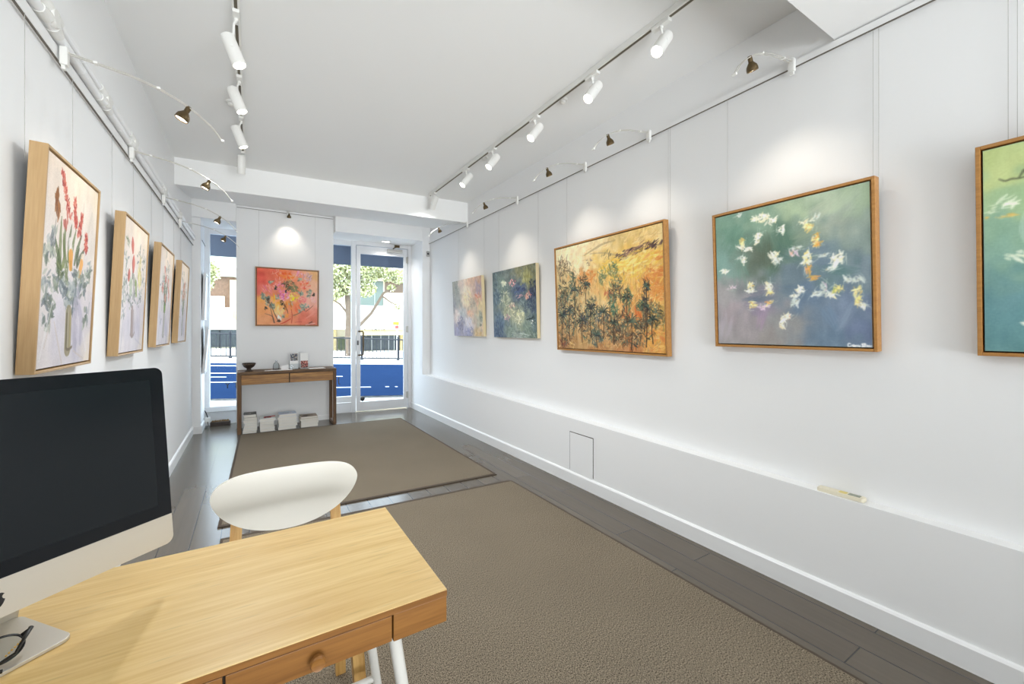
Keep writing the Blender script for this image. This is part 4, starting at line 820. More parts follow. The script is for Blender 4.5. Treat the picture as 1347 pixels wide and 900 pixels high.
# ------------------------------------------------------------------ picture lamps on curved arms
def arm_lamp(label, x, y, z, rz, energy=6, on=True, short=False, k=1.0):
    mt = M.Translation((x, y, z)) @ M.Rotation(rz, 4, 'Z')
    t = thing('picture_lamp', label, 'lamp', mt, 'picture lamps on curved arms')
    g = G(); g.box((-.004, -.016, -.045), (.020, .016, .024), .006); g.box((.0, -.01, -.06), (.012, .01, -.04), .003); g.cyl((.01, 0, .02), (.01, 0, .0295), .004, n=8); obj('clamp', g, WHITE, t)
    pts = [(.015, 0, .006), (.10, 0, -.006), (.20, 0, -.022), (.30, 0, -.05), (.38, 0, -.088), (.44, 0, -.128), (.49, 0, -.172), (.53, 0, -.225)] if not short else [(.015, 0, .0), (.08, 0, .0), (.14, 0, -.02), (.19, 0, -.05)]
    pts = [(a * k, b_, c * k) for a, b_, c in pts]
    for s in (-.007, .007):
        g = G(); g.tube([(a, s, c) for a, b, c in pts], .0024, 6); obj('arm_rod', g, RODM, t)
    for i in ((1, 3, 7) if not short else (1, 3)):
        g = G(); g.box((pts[i][0] - .006, -.011, pts[i][2] - .005), (pts[i][0] + .006, .011, pts[i][2] + .005), .002); obj('rod_spacer', g, WHITE, t)
    pv = V((.405 * k, 0, -.104 * k)) if not short else V((.185, 0, -.05)); u = V((-.42, 0, -.9)).normalized()
    q = M.Translation(pv) @ u.to_track_quat('Z', 'Y').to_matrix().to_4x4()
    g = G(); g.lathe([(0, -.004), (.008, -.004), (.010, 0), (.010, .022), (.0135, .027), (.0225, .040), (.025, .050), (.025, .062), (.0235, .063), (.022, .054), (0, .050)], 24, q); head = obj('lamp_head', g, BRONZE, t, label='dark bronze lamp head')
    g = G(); g.lathe([(0, .061), (.0215, .0585), (.0215, .055), (0, .055)], 20, q); obj('lens', g, LENS, head)
    l = bpy.data.objects.new('lamp_beam', lamp_data('lamp_beam', energy, (1, .90, .76), 92, 1.0, .025)); COL.objects.link(l)
    l.parent = t; l.matrix_local = M.Translation(pv + u * .068) @ (-u).to_track_quat('Z', 'Y').to_matrix().to_4x4()
    return t
AE = 7.5
for y, n in ((1.069, 'above the bird painting, nearest the camera'), (1.985, 'above the right half of the golden landscape'), (2.647, 'above the left half of the golden landscape'), (3.70, 'above the dark blue green canvas'), (4.90, 'above the mauve abstract canvas, nearest the street')):
    arm_lamp('curved bronze headed lamp on the right wall, ' + n, 2.376, y, 2.676, PI, AE)
for y, n in ((2.227, 'above the red spiky flower painting'), (3.272, 'above the red protea painting'), (4.326, 'above the third bouquet painting'), (5.23, 'above the furthest bouquet painting')):
    arm_lamp('curved bronze headed lamp on the left wall, ' + n, -.606, y, zr(y) + .03, 0, AE * .6, k=.94)
arm_lamp('short picture lamp with a dark head on the pier above the red flower painting',   .43, yp(.43) - .022, 2.925, -PI / 2, AE * .8, True, True)

# small ceiling fittings beside the tracks
for (x, y), n in (((-.125, 3.66), 'left ceiling track'), ((1.90, 2.36), 'middle of the right ceiling track'), ((1.90, 3.55), 'far part of the right ceiling track')):
    t = thing('smoke_detector', 'small white round ceiling fitting beside the ' + n, 'ceiling fitting', (x, y, 2.96))
    g = G(); g.lathe([(0, 0), (.034, 0), (.036, -.008), (.03, -.014), (0, -.014)], 20); obj('base_ring', g, WHITE, t)
    g = G(); g.lathe([(0, -.012), (.022, -.014), (.02, -.03), (.008, -.036), (0, -.036)], 16); obj('sensor_dome', g, WHITE, t)
t = thing('security_sensor', 'small grey security sensor in the far right corner under the picture rail', 'sensor', (2.365, 6.335, 2.50))
g = G(); g.prism(rrect(.05, .085, .012), 0, .035, M.Rotation(PI / 2, 4, 'X')); obj('housing', g, mat('grey sensor plastic', (176, 174, 168), .4), t)
g = G(); g.lathe([(0, .012), (.012, .009), (.018, 0), (0, 0)], 16, M.Translation((0, -.033, .0)) @ M.Rotation(PI / 2, 4, 'X')); obj('sensor_lens', g, BLACK, t)
# ------------------------------------------------------------------ low wall details
t = thing('access_panel', 'white rectangular access panel set in the low wall below the golden landscape', 'panel', (yr(2.63), 2.63, .165))
x = yr(2.63)
g = G(); g.box((x - .0015, 2.485, .112), (x + .006, 2.775, .435)); obj('panel_gap', g, GAP, t, world=True, label='dark gap line')
g = G(); g.box((x - .003, 2.489, .100), (x + .006, 2.771, .429), .001); obj('panel_door', g, WALL, t, world=True)

mt = M.Translation((2.364, .855, zl(.855))) @ M.Rotation(PI / 2 + .02, 4, 'Z')
t = thing('remote_control', 'cream remote control lying on the ledge of the right wall', 'remote', mt)
CREAM = mat('cream remote plastic', (232, 224, 200), .45)
g = G(); g.prism(rrect(.185, .046, .012), .001, .018, None, .004); obj('remote_body', g, CREAM, t)
g = G(); g.prism(rrect(.045, .03, .003, cx=-.052), .0175, .019); obj('remote_screen', g, mat('grey lcd', (140, 146, 128), .25), t)
g = G(); g.prism(rrect(.03, .03, .004, cx=-.008), .0175, .0195); obj('remote_button', g, mat('yellow button', (222, 204, 120), .4), t, label='yellow button')
g = G(); g.prism(rrect(.09, .036, .004, cx=.045), .0175, .019, None, .001); obj('remote_cover', g, CREAM, t)

# ------------------------------------------------------------------ desk
t = thing('desk', 'pale bamboo desk with small drawers and white tubular legs in the foreground', 'desk', (-.12, 1.085, 0))
X0, X1, Y0, Y1 = -.605, .357, .838, 1.328
g = G(); g.box((X0, Y0, .7395), (X1, Y1, .742), .0012); obj('desk_top', g, BAMBOO, t, world=True)
g = G(); g.box((X0, Y0, .728), (X1, Y1, .7395)); obj('top_edge', g, BAMBOO_SHADE, t, world=True, label='bamboo edge of the desk top with shade painted in')  # slab side is the same bamboo, darkened by painted shade
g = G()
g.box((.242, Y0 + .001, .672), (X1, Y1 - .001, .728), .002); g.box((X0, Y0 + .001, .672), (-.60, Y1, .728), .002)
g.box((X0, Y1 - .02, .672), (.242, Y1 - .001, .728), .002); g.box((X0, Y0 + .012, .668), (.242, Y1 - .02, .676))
obj('drawer_case', g, BAMBOO_SHADE, t, world=True)
g = G(); g.box((X0 + .004, Y0 + .012, .6765), (.2415, Y0 + .016, .7275)); obj('drawer_gap', g, GAP, t, world=True, label='dark gaps round the drawers')
for a, b in ((-.037, .2395), (-.3175, -.041), (-.598, -.3215)):
    g = G(); g.box((a, Y0 + .002, .674), (b, Y0 + .02, .7255), .0015); dr = obj('drawer', g, BAMBOO_SHADE, t, world=True)
    c = (a + b) / 2; g = G(); g.lathe([(0, 0), (.006, 0), (.0065, .008), (.0125, .012), (.0135, .019), (.0115, .023), (.010, .0222), (0, .0215)], 24, M.Translation((c, Y0 + .002, .70)) @ M.Rotation(PI / 2, 4, 'X'))
    obj('knob', g, BAMBOO_SHADE, dr, world=True)
for sx, x in ((1, .258), (-1, -.50)):
    for y, yf in ((.905, .87), (1.255, 1.285)):
        g = G(); g.tube([(x, y, .672), (x + sx * .052, (y + yf) / 2, .30), (x + sx * .095, yf, .012)], [.0135, .0125, .011], 14); g.cyl((x, y, .66), (x, y, .672), .019, n=16); g.cyl((x + sx * .095, yf, .0098), (x + sx * .095, yf, .016), .0125, n=14)
        obj('leg', g, DESKW, t, world=True)
g = G(); g.tube([(.316, 1.274, .262), (-.556, 1.274, .262)], .0095, 12); obj('stretcher', g, DESKW, t, world=True)

# ------------------------------------------------------------------ chair
t = thing('chair', 'white shell backed chair with birch legs tucked behind the desk', 'chair', (.112, 1.66, 0))
nu, nv, th = 40, 14, .016
def shell(u, v, back):
    x = .226 * math.sin(u * PI / 2) if abs(u) < 1 else .226 * u
    k = abs(x) / .226
    zt = .752 + .060 * max(0, 1 - k ** 5.0) ** .5; zb = .752 - .146 * max(0, 1 - k ** 2.1) ** .62
    z = zb + (zt - zb) * v
    yy = -.55 * x * x + .10 * (z - .62) + (.0 if not back else th)
    return (x, yy, z)
g = G(); tb = bmesh.new(); F = {}
for s in (0, 1):
    for i in range(nu + 1):
        for j in range(nv + 1): F[s, i, j] = tb.verts.new(shell(-1 + 2 * i / nu, j / nv, s))
for i in range(nu):
    for j in range(nv):
        tb.faces.new([F[0, i, j], F[0, i + 1, j], F[0, i + 1, j + 1], F[0, i, j + 1]]); tb.faces.new([F[1, i, j + 1], F[1, i + 1, j + 1], F[1, i + 1, j], F[1, i, j]])
    for j in (0, nv): tb.faces.new([F[0, i, j], F[1, i, j], F[1, i + 1, j], F[0, i + 1, j]])
for j in range(nv):
    for i in (0, nu): tb.faces.new([F[0, i, j], F[0, i, j + 1], F[1, i, j + 1], F[1, i, j]])
bmesh.ops.remove_doubles(tb, verts=tb.verts[:], dist=.0008); bmesh.ops.recalc_face_normals(tb, faces=tb.faces[:])
g._merge(tb); obj('backrest', g, SHELLW, t, angle=50)
def bar(pts, w, d):
    g = G()
    for (a, b) in zip(pts, pts[1:]):
        P = []
        for p in (a, b): P += [(p[0] - w / 2, p[1] - d / 2, p[2]), (p[0] + w / 2, p[1] - d / 2, p[2]), (p[0] + w / 2, p[1] + d / 2, p[2]), (p[0] - w / 2, p[1] + d / 2, p[2])]
        g.hexa(P)
    return g
for s in (-1, 1):
    obj('leg', bar([(s * .172, .02, .0098), (s * .166, .026, .44), (s * .152, .046, .705)], .034, .026), BIRCH, t)
    obj('leg', bar([(s * .182, -.335, .0098), (s * .160, -.285, .432)], .034, .036), BIRCH, t)
g = G(); g.box((-.16, -.30, .40), (.16, -.275, .435), .003)
for s in (-1, 1): g.box((s * .16 - .012, -.29, .40), (s * .16 + .012, .012, .435), .003)
g.box((-.16, 0, .40), (.16, .022, .435), .003); obj('seat_frame', g, BIRCH, t)
g = G(); g.prism(rrect(.40, .38, .08, 8, 0, -.17), .436, .450, None, .004); obj('seat', g, SHELLW, t)

# ------------------------------------------------------------------ desktop computer
mt = M.Translation((-.350, 1.018, .7425)) @ M.Rotation(math.radians(40.3), 4, 'Z')
t = thing('desktop_computer', 'black screened all in one computer with silver chin standing on the desk', 'computer', mt)
ALU = mat('silver aluminium', (206, 200, 188), .38, .55); ALU2 = mat('bright aluminium', (222, 220, 214), .34, .6)
SCREEN = bpy.data.materials.new('glossy black screen'); SCREEN.use_nodes = True
p = SCREEN.node_tree.nodes['Principled BSDF']; p.inputs['Base Color'].default_value = lin((14, 17, 21)); p.inputs['Roughness'].default_value = .16; p.inputs['Specular IOR Level'].default_value = .3
_n = SCREEN.node_tree.nodes.new('ShaderNodeTexNoise'); _n.inputs['Scale'].default_value = 22; _n.inputs['Detail'].default_value = 5
_r = SCREEN.node_tree.nodes.new('ShaderNodeMapRange'); _r.inputs['To Min'].default_value = .08; _r.inputs['To Max'].default_value = .34
_t = SCREEN.node_tree.nodes.new('ShaderNodeTexCoord'); SCREEN.node_tree.links.new(_t.outputs['Object'], _n.inputs['Vector'])
SCREEN.node_tree.links.new(_n.outputs['Fac'], _r.inputs['Value']); SCREEN.node_tree.links.new(_r.outputs[0], p.inputs['Roughness'])
T = M.Translation((0, 0, .088)) @ M.Rotation(math.radians(-5.8), 4, 'X')     # leaning back
UP = T @ M.Rotation(PI / 2, 4, 'X')                                          # 2D outline x,y -> upright x,z ; depth +z -> -y
Wd, Hd, Ch = .528, .387, .062
full = rrect(Wd, Hd, .016, 8, 0, Hd / 2)
top = [q for q in full if q[1] >= Ch] ; chin = [q for q in full if q[1] < Ch]
top = top + [(-Wd / 2, Ch), (Wd / 2, Ch)]; top.sort(key=lambda q: math.atan2(q[1] - Hd * .6, q[0]))
chin = chin + [(-Wd / 2, Ch), (Wd / 2, Ch)]; chin.sort(key=lambda q: math.atan2(q[1] - Ch * .6, q[0]))
g = G(); g.prism(top, .0, .0035, UP, .0008); obj('screen_glass', g, SCREEN, t, label='black glass screen')
g = G(); g.prism(rrect(Wd - .052, Hd - Ch - .052, .002, 2, 0, Ch + (Hd - Ch) / 2), .0034, .0038, UP); obj('display_area', g, mat('dark display', (20, 24, 27), .2, spec=.3), t)
g = G(); g.prism(chin, 0, .0035, UP, .0008); obj('chin', g, ALU, t, label='silver chin')
g = G()
rings = []
tb = bmesh.new()
for z, k in ((0, 1.0), (-.004, .999), (-.012, .93), (-.026, .72), (-.036, .42), (-.039, .15)):
    rings.append([tb.verts.new((x * k, Hd / 2 + (y - Hd / 2) * k, z)) for x, y in full])
for a, b in zip(rings, rings[1:]):
    for i in range(len(full)): tb.faces.new((a[i], a[(i + 1) % len(full)], b[(i + 1) % len(full)], b[i]))
tb.faces.new(rings[-1]); tb.faces.new(rings[0][::-1]); bmesh.ops.recalc_face_normals(tb, faces=tb.faces[:])
g._merge(tb, UP); obj('rear_housing', g, ALU2, t)
# emblem: a bitten fruit with a leaf
def emblem():
    R = [(0, .80), (.10, .86), (.26, .92), (.44, .88), (.58, .78), (.66, .70)]                       # right shoulder
    bite = [(.53, .60), (.46, .46), (.48, .30), (.57, .17), (.68, .10)]
    low = [(.62, -.10), (.50, -.34), (.36, -.54), (.22, -.64), (.10, -.60), (0, -.56)]
    lft = [(-.10, -.60), (-.22, -.64), (-.36, -.54), (-.52, -.32), (-.64, -.04), (-.70, .24), (-.68, .50), (-.58, .74), (-.42, .88), (-.26, .92), (-.10, .86)]
    return R + bite + low + lft
leafp = [(.02, .98), (.04, 1.16), (.14, 1.32), (.32, 1.42), (.31, 1.26), (.22, 1.10), (.10, 1.0)]
sc = .0145
E2 = UP @ M.Translation((-.002, Ch / 2 - .004, .0034)) @ M.Scale(sc, 4)
g = G(); g.prism(emblem(), 0, .04, E2); g.prism(leafp, 0, .04, E2); obj('emblem', g, BLACK, t, label='black bitten fruit emblem')
# stand: flat foot bending up into the neck behind the screen
g = G(); g.prism(rrect(.176, .17, .018, 8, 0, .068), .0005, .006, None, .0015)
nk = []
prof = [(.150, .003), (.146, .02), (.134, .05), (.112, .09), (.085, .14), (.062, .20), (.05, .26)]
tb = bmesh.new(); rows = []
for y, z in prof:
    rows.append([tb.verts.new(q) for q in ((-.085, y, z), (.085, y, z), (.085, y + .006, z), (-.085, y + .006, z))])
for a, b in zip(rows, rows[1:]):
    for i in range(4): tb.faces.new((a[i], a[(i + 1) % 4], b[(i + 1) % 4], b[i]))
tb.faces.new(rows[0][::-1]); tb.faces.new(rows[-1]); bmesh.ops.recalc_face_normals(tb, faces=tb.faces[:]); g._merge(tb)
obj('stand', g, ALU, t, label='silver stand')

# ------------------------------------------------------------------ eyeglasses on the computer's foot
mt = M.Translation((-.382, 1.018, .749)) @ M.Rotation(math.radians(27), 4, 'Z')
t = thing('eyeglasses', 'black rimmed eyeglasses with gold temple detail on the silver computer foot', 'glasses', mt)
TORT = mat('glossy black acetate', (18, 16, 16), .18); GOLD = mat('gold metal', (200, 160, 84), .3, .9)
TILT = M.Translation((0, -.014, .004)) @ M.Rotation(math.radians(-42), 4, 'X')
def ring(cx):
    return [tuple(TILT @ V((cx + .0265 * math.cos(a) * (1 + .06 * math.sin(a)), 0, .022 + .0205 * math.sin(a)))) for a in np.linspace(0, 2 * PI, 33)]
g = G()
for cx in (-.033, .033): g.tube(ring(cx), .0019, 8, False)
g.tube([tuple(TILT @ V(q)) for q in ((-.009, 0, .028), (0, 0, .032), (.009, 0, .028))], .0018, 8)
for s in (-1, 1): g.tube([tuple(TILT @ V(q)) for q in ((s * .058, 0, .033), (s * .066, .002, .036))], [.003, .004], 8)
obj('rim', g, TORT, t)
for cx in (-.033, .033):
    g = G(); P = [TILT @ V((cx + .0255 * math.cos(a), 0, .022 + .0195 * math.sin(a))) for a in np.linspace(0, 2 * PI, 25)[:-1]]
    n = TILT.to_3x3() @ V((0, .0006, 0)); g.faces(P + [q + n for q in P], [list(range(24)), list(range(47, 23, -1))] + [[i, i + 24, (i + 1) % 24 + 24, (i + 1) % 24] for i in range(24)]); obj('lens', g, ACRYL, t)
hr = TILT @ V((.067, .001, .036)); hl = TILT @ V((-.067, .001, .036))
g = G(); g.tube([hr + V((.003, .006, .001)), hr + V((-.006, -.010, -.003)), (.046, -.022, .017), (.0, -.036, .009), (-.055, -.040, .005)], [.0036, .003, .0023, .0022, .003], 8); tr = obj('temple', g, TORT, t)
g = G()
for k in range(7): g.lathe([(0, -.0022), (.0018, 0), (0, .0022)], 8, M.Translation(hr + V((-.009 - .0036 * k, -.014 - .0026 * k, -.004 - .0014 * k))))
obj('temple_beads', g, GOLD, tr, label='gold beads')
g = G(); g.tube([hl, hl + V((.006, -.014, -.008)), (-.02, -.03, .012), (.03, -.038, .005)], [.0036, .003, .0026, .003], 8); obj('temple', g, TORT, t)

t = thing('paper_slip', 'small white paper slip behind the eyeglasses at the left edge of the photo', 'paper', M.Translation((-.425, 1.09, .7495)) @ M.Rotation(.7, 4, 'Z'))
g = G(); g.hexa([(-.03, -.02, 0), (.03, -.02, 0), (.03, .02, .001), (-.03, .02, .001), (-.03, -.02, .0006), (.03, -.02, .0006), (.03, .02, .006), (-.03, .02, .006)]); obj('sheet', g, WHITE, t)

# ------------------------------------------------------------------ console table under the red painting
cx0, cx1, cy0, cy1 = -.152, .993, 6.175, 6.545
t = thing('console_table', 'dark timber console table with two honey drawers against the pier', 'table', ((cx0 + cx1) / 2, (cy0 + cy1) / 2, 0))
g = G(); g.box((cx0, cy0, .735), (cx1, cy1, .772), .003); obj('table_top', g, RUSTICX, t, world=True)
for xa, xb in ((cx0, cx0 + .04), (cx1 - .04, cx1)):
    for ya, yb2 in ((cy0, cy0 + .045), (cy1 - .045, cy1)):
        g = G(); g.box((xa, ya, .0), (xb, yb2, .736), .003); obj('leg', g, RUSTIC, t, world=True)
    g = G(); g.box((xa, cy0 + .044, 0), (xb, cy1 - .044, .035), .003); obj('foot_rail', g, RUSTIC, t, world=True)
g = G(); g.box((cx0 + .04, cy0 + .012, .61), (cx1 - .04, cy1 - .01, .736)); obj('drawer_case', g, GAP, t, world=True)
m = (cx0 + cx1) / 2
for xa, xb in ((cx0 + .043, m - .006), (m + .006, cx1 - .043)):
    g = G(); g.box((xa, cy0 + .003, .612), (xb, cy0 + .03, .731), .003); obj('drawer', g, HONEY, t, world=True)

# things on the console
t = thing('bowl', 'dark carved footed bowl on the left end of the console table', 'bowl', (-.03, 6.30, .772))
DARKW = mat('dark carved wood', (58, 46, 38), .55, var=.4, vscale=60)
g = G(); g.lathe([(0, 0), (.05, 0), (.052, .006), (.03, .014), (.022, .03), (.03, .04), (.055, .056), (.07, .08), (.074, .104), (.070, .104), (.064, .08), (.045, .058), (0, .05)], 32); obj('bowl_body', g, DARKW, t)
g = G(); g.tube([(.0725 * math.cos(a), .0725 * math.sin(a), .092) for a in np.linspace(0, 2 * PI, 33)], .003, 6, False)
for k in range(16):
    a = 2 * PI * k / 16; g.lathe([(0, -.006), (.006, 0), (0, .006)], 8, M.Translation((.072 * math.cos(a), .072 * math.sin(a), .092)))
obj('carved_band', g, mat('worn bronze carving', (110, 96, 80), .5), t)
t = thing('glass_bottle', 'small clear glass bottle shaped ornament on the middle of the console table', 'ornament', (.275, 6.34, .772))
g = G(); g.lathe([(0, .002), (.035, .002), (.037, .01), (.036, .06), (.028, .085), (.012, .10), (.012, .125), (.009, .125), (.009, .10), (.026, .083), (.033, .06), (.033, .012), (0, .008)], 24); obj('glass_body', g, ACRYL, t)
g = G(); g.box((-.06, -.045, 0), (.05, .045, .002)); obj('clear_base', g, ACRYL, t)
CARD = mat('white card', (240, 239, 236), .6)
t = thing('card_stack', 'low white card standing between the glass ornament and the leaflets on the console', 'card', (.375, 6.32, .772))
g = G(); g.hexa([(-.045, -.006, 0), (.045, -.012, 0), (.045, -.009, 0), (-.045, -.003, 0), (-.045, .006, .05), (.045, 0, .062), (.045, .003, .062), (-.045, .009, .05)]); obj('front_leaf', g, CARD, t)
g = G(); g.box((-.006, -.0055, .018), (.014, -.0035, .036), 0, M.Rotation(-.2, 4, 'X')); obj('printed_motif', g, mat('grey print', (120, 116, 110), .6), t)

def leaflet(label, x, img_top, cols, seed):
    t = thing('leaflet_holder', label, 'leaflets', M.Translation((x, 6.335, .772)))
    g = G(); g.box((-.056, -.045, 0), (.056, .045, .003)); g.box((-.056, .028, .003), (.056, .031, .20), 0, M.Rotation(-.12, 4, 'X')); g.box((-.056, -.012, .003), (.056, -.009, .07), 0, M.Rotation(-.12, 4, 'X')); obj('acrylic_stand', g, ACRYL, t)
    R = M.Rotation(-.12, 4, 'X')
    g = G(); g.box((-.05, .006, .004), (.05, .018, .215), 0, R); lf = obj('leaflet', g, CARD, t)
    r = random.Random(seed); z0, z1 = (.112, .208) if img_top else (.012, .108)
    n = 9; k = [G() for _ in cols]
    for i in range(n):
        for j in range(n):
            a = -.044 + .088 * i / n; b = z0 + (z1 - z0) * j / n
            k[r.randrange(len(cols))].box((a, .0045, b), (a + .088 / n, .006, b + (z1 - z0) / n), 0, R)
    for q, c in zip(k, cols): obj('picture_print', q, mat('leaflet print', c, .5), lf)
leaflet('stand of leaflets with a dark blue picture, left of two on the console', .487, True, ((44, 52, 74), (84, 92, 110), (170, 168, 160), (120, 96, 84), (30, 34, 44)), 4)
leaflet('stand of leaflets with a pink picture low down, right of two on the console', .612, False, ((96, 50, 40), (206, 110, 100), (226, 160, 140), (60, 56, 50), (150, 70, 60)), 6)
t = thing('paper_stack', 'thin white sheet lying on the right part of the console table', 'paper', (.76, 6.30, .772))
g = G(); g.box((-.10, -.07, 0), (.10, .07, .004), .001, M.Rotation(.1, 4, 'Z')); obj('sheet', g, CARD, t)
t = thing('paper_stack', 'long white sheet lying along the middle of the console table under the leaflets', 'paper', (.30, 6.24, .772))
g = G(); g.box((-.16, -.04, 0), (.16, .04, .003), .001, M.Rotation(-.05, 4, 'Z')); obj('sheet', g, CARD, t)

# books in four stacks on the floor under the console
PAGES = mat('book pages', (232, 228, 218), .8, var=.06, vscale=3, stretch=(1, 1, 180))
CVR = {c: mat('book cover', c, .45) for c in ((236, 236, 232), (226, 224, 216), (70, 66, 64), (206, 60, 50), (196, 206, 222), (150, 130, 108), (214, 206, 190), (228, 226, 222), (120, 116, 112))}
def book(label, group, x, y, z, w, d, h, rz, c, art=None):
    t = thing('book', label, 'book', M.Translation((x, y, z)) @ M.Rotation(rz, 4, 'Z'), group)
    cv = CVR[c]; e = .0025
    g = G(); g.box((-w / 2, -d / 2, 0), (w / 2, d / 2, e), .0006); g.box((-w / 2, -d / 2, h - e), (w / 2, d / 2, h), .0006); g.box((-w / 2, -d / 2, e * .6), (-w / 2 + e, d / 2, h - e * .6)); obj('cover', g, cv, t)
    g = G(); g.box((-w / 2 + e, -d / 2 + .003, e), (w / 2 - .004, d / 2 - .003, h - e)); obj('pages', g, PAGES, t)
    if art:
        g = G(); r = random.Random(int(x * 100) + 3)
        for _ in range(9):
            a, b = r.uniform(-w * .3, w * .25), r.uniform(-d * .32, d * .25); g.box((a, b, h), (a + r.uniform(.02, .07), b + r.uniform(.02, .06), h + .0006))
        obj('cover_print', g, mat('cover print', art, .5), t)
STK = [(-.012, .146, [.030, .034, .036, .026, .040, .030, .040], (70, 66, 64), (150, 146, 140), 'leftmost stack'), (.168, .165, [.044, .046, .040, .034], (236, 236, 232), (206, 60, 50), 'second stack from the left'),
       (.398, .215, [.040, .046, .040, .038, .036], (196, 206, 222), (236, 236, 240), 'third stack from the left, the widest'), (.655, .215, [.046, .040, .028, .026], (150, 130, 108), (84, 66, 54), 'rightmost and lowest stack')]
ORD = ['bottom', 'second from bottom', 'third from bottom', 'fourth from bottom', 'fifth from bottom', 'sixth from bottom']
for sx, sw, hs, topc, art, nm in STK:
    z = .0; r = random.Random(int(sw * 1000) + int(sx * 77))
    for i, h in enumerate(hs):
        last = i == len(hs) - 1
        book(('topmost book of the ' if last else ORD[i] + ' book of the ') + nm + ' under the console', 'books stacked under the console table', sx + r.uniform(-.006, .006), 6.30 + r.uniform(-.006, .004), z, sw + r.uniform(-.014, .006), .20, h - .0006, r.uniform(-.05, .05) + (PI if r.random() < .4 else 0), topc if last else r.choice([(236, 236, 232), (226, 224, 216), (228, 226, 222), (236, 236, 232), (214, 206, 190)]), art if last else None)
        z += h

# brown thing and cable on the floor of the left alcove
t = thing('floor_ornament', 'low dark brown ornament on the floor below the left window', 'ornament', (-.36, 6.93, 0))
g = G(); g.prism(rrect(.23, .10, .03, 6), .002, .055, None, .012); obj('base', g, DARKW, t)
g = G()
for k in range(7): g.lathe([(0, 0), (.016, .004), (.012, .022), (0, .028)], 10, M.Translation((-.085 + .028 * k, .01 * math.sin(k * 2.1), .05)))
obj('woven_top', g, mat('tan woven cane', (134, 108, 70), .6, var=.4, vscale=50), t)
t = thing('power_adapter', 'white plug adapter with black cable on the wall corner below the left window sill', 'adapter', (-.50, 6.93, .05))
g = G(); g.box((-.03, -.03, 0), (.03, .02, .075), .008); obj('plug_body', g, WHITE, t)
g = G(); g.tube([(0, -.01, .07), (-.015, -.02, .13), (-.03, -.01, .165), (-.035, .02, .16)], .006, 8); g.tube([(.0, -.03, .02), (.01, -.05, -.03), (-.005, -.09, -.044), (-.01, -.16, -.046)], .004, 8); obj('cable', g, BLACK, t, label='black cable')

# ------------------------------------------------------------------ the street
A0 = V((5.69, 18.96, -.1)); US = V((.985, -.174, -.04)); NS = V((.174, .985, 0))
def st(s, tt, z=0.0): return A0 + US * s + NS * tt + V((0, 0, z))
def slab(name, s0, s1, t0, t1, m, z=0, th=.12, **kw):
    g = G(); g.hexa([st(s0, t0, z - th), st(s1, t0, z - th), st(s1, t1, z - th), st(s0, t1, z - th), st(s0, t0, z), st(s1, t0, z), st(s1, t1, z), st(s0, t1, z)]); return obj(name, g, m, **kw)
ROAD = mat('asphalt tinted by blue shade', (35, 53, 83), .95, var=.06, vscale=1.5, spec=0)  # blue of the skylit shade is put into the road's base colour
PAVE = mat('concrete paving', (222, 220, 215), .85, var=.05, vscale=2); LINE = mat('white road paint', (236, 240, 246), .7)
GUT = mat('pale kerb stone', (196, 208, 228), .8)
slab('street_road', -30, 22, -10.9, -.05, ROAD, -.10, .2, kind='structure')
g = G(); P = [SF @ V((-24, .075, 0)), SF @ V((22, .075, 0)), st(22, -10.95), st(-30, -10.95)]
P = [V((v.x, v.y, st((v - A0).dot(V((.985, -.174, 0))), 0).z - .02)) for v in P]
g.hexa([v - V((0, 0, .25)) for v in P] + P); obj('street_footpath', g, PAVE, kind='structure')
slab('street_kerb', -30, 22, -1.2, -.1, GUT, -.095, .1, kind='structure')
slab('street_forecourt', -30, 22, -.05, 3.2, PAVE, -.0, .2, kind='structure')
g = G(); q = [st(-30, 3.2, -.12), st(22, 3.2, -.12), st(22, 30, -1.1), st(-30, 30, -1.1)]; g.hexa([p - V((0, 0, .3)) for p in q] + [p + V((0, 0, .12)) for p in q]); obj('street_plaza', g, PAVE, kind='structure')
def stripe(label, s0, s1, tt, wd=.12): slab('lane_marking', s0, s1, tt - wd / 2, tt + wd / 2, LINE, -.096, .003, label=label, cat='road marking', group='white road markings')
stripe('continuous white road line furthest from the shop', -14, -4.2, -2.44, .28); stripe('second white road line from the far kerb', -14, -4.2, -5.09, .16)
stripe('short white road dash in the left window', -8, -5.28, -6.19, .12); stripe('white road line seen low in the left window', -14, -4.2, -7.39, .14)
stripe('white road dash seen in the narrow side light', -3.6, -2.34, -6.06, .12); stripe('long white road dash seen through the door', -3.6, -1.68, -8.65, .12)
stripe('short worn road dash, left of two seen through the door', -1.33, -1.24, -8.6, .10); stripe('short worn road dash, right of two seen through the door', -1.09, -1.03, -8.62, .10)
stripe('white edge line by the near kerb', -8, 4, -10.8, .10)

# fence on the far kerb: posts, rails and thin bars
IRON = mat('black painted iron', (34, 36, 40), .5)
def fence(label, s0, s1, posts, th=1.02):
    t = thing('railing', label, 'railing', st((s0 + s1) / 2, .1))
    n = int((s1 - s0) / .16)
    g = G()
    for h in (th * .93, th * .08): g.tube([st(s0, .1, h), st(s1, .1, h)],   .03, 8)
    for i in range(n + 1):
        s = s0 + (s1 - s0) * i / n; g.tube([st(s, .1, th * .08), st(s, .1, th * .93)], .015, 5)
    obj('bar_panel', g, IRON, t, world=True)
    for s in posts:
        g = G(); g.tube([st(s, .1, 0), st(s, .1, th)], .035, 10); g.lathe([(0, 0), (.05, .01), (.05, .05), (.02, .1), (0, .1)], 10, M.Translation(st(s, .1, th - .02))); g.lathe([(.07, 0), (.06, .05), (.035, .09)], 10, M.Translation(st(s, .1, 0))); obj('post', g, IRON, t, world=True)
fence('black iron railing across the road seen through the door', -2.75, 1.2, (-1.56, 0)); fence('black iron railing across the road seen in the left window', -9.2, -6.0, (-8.1, -6.53), 1.05)

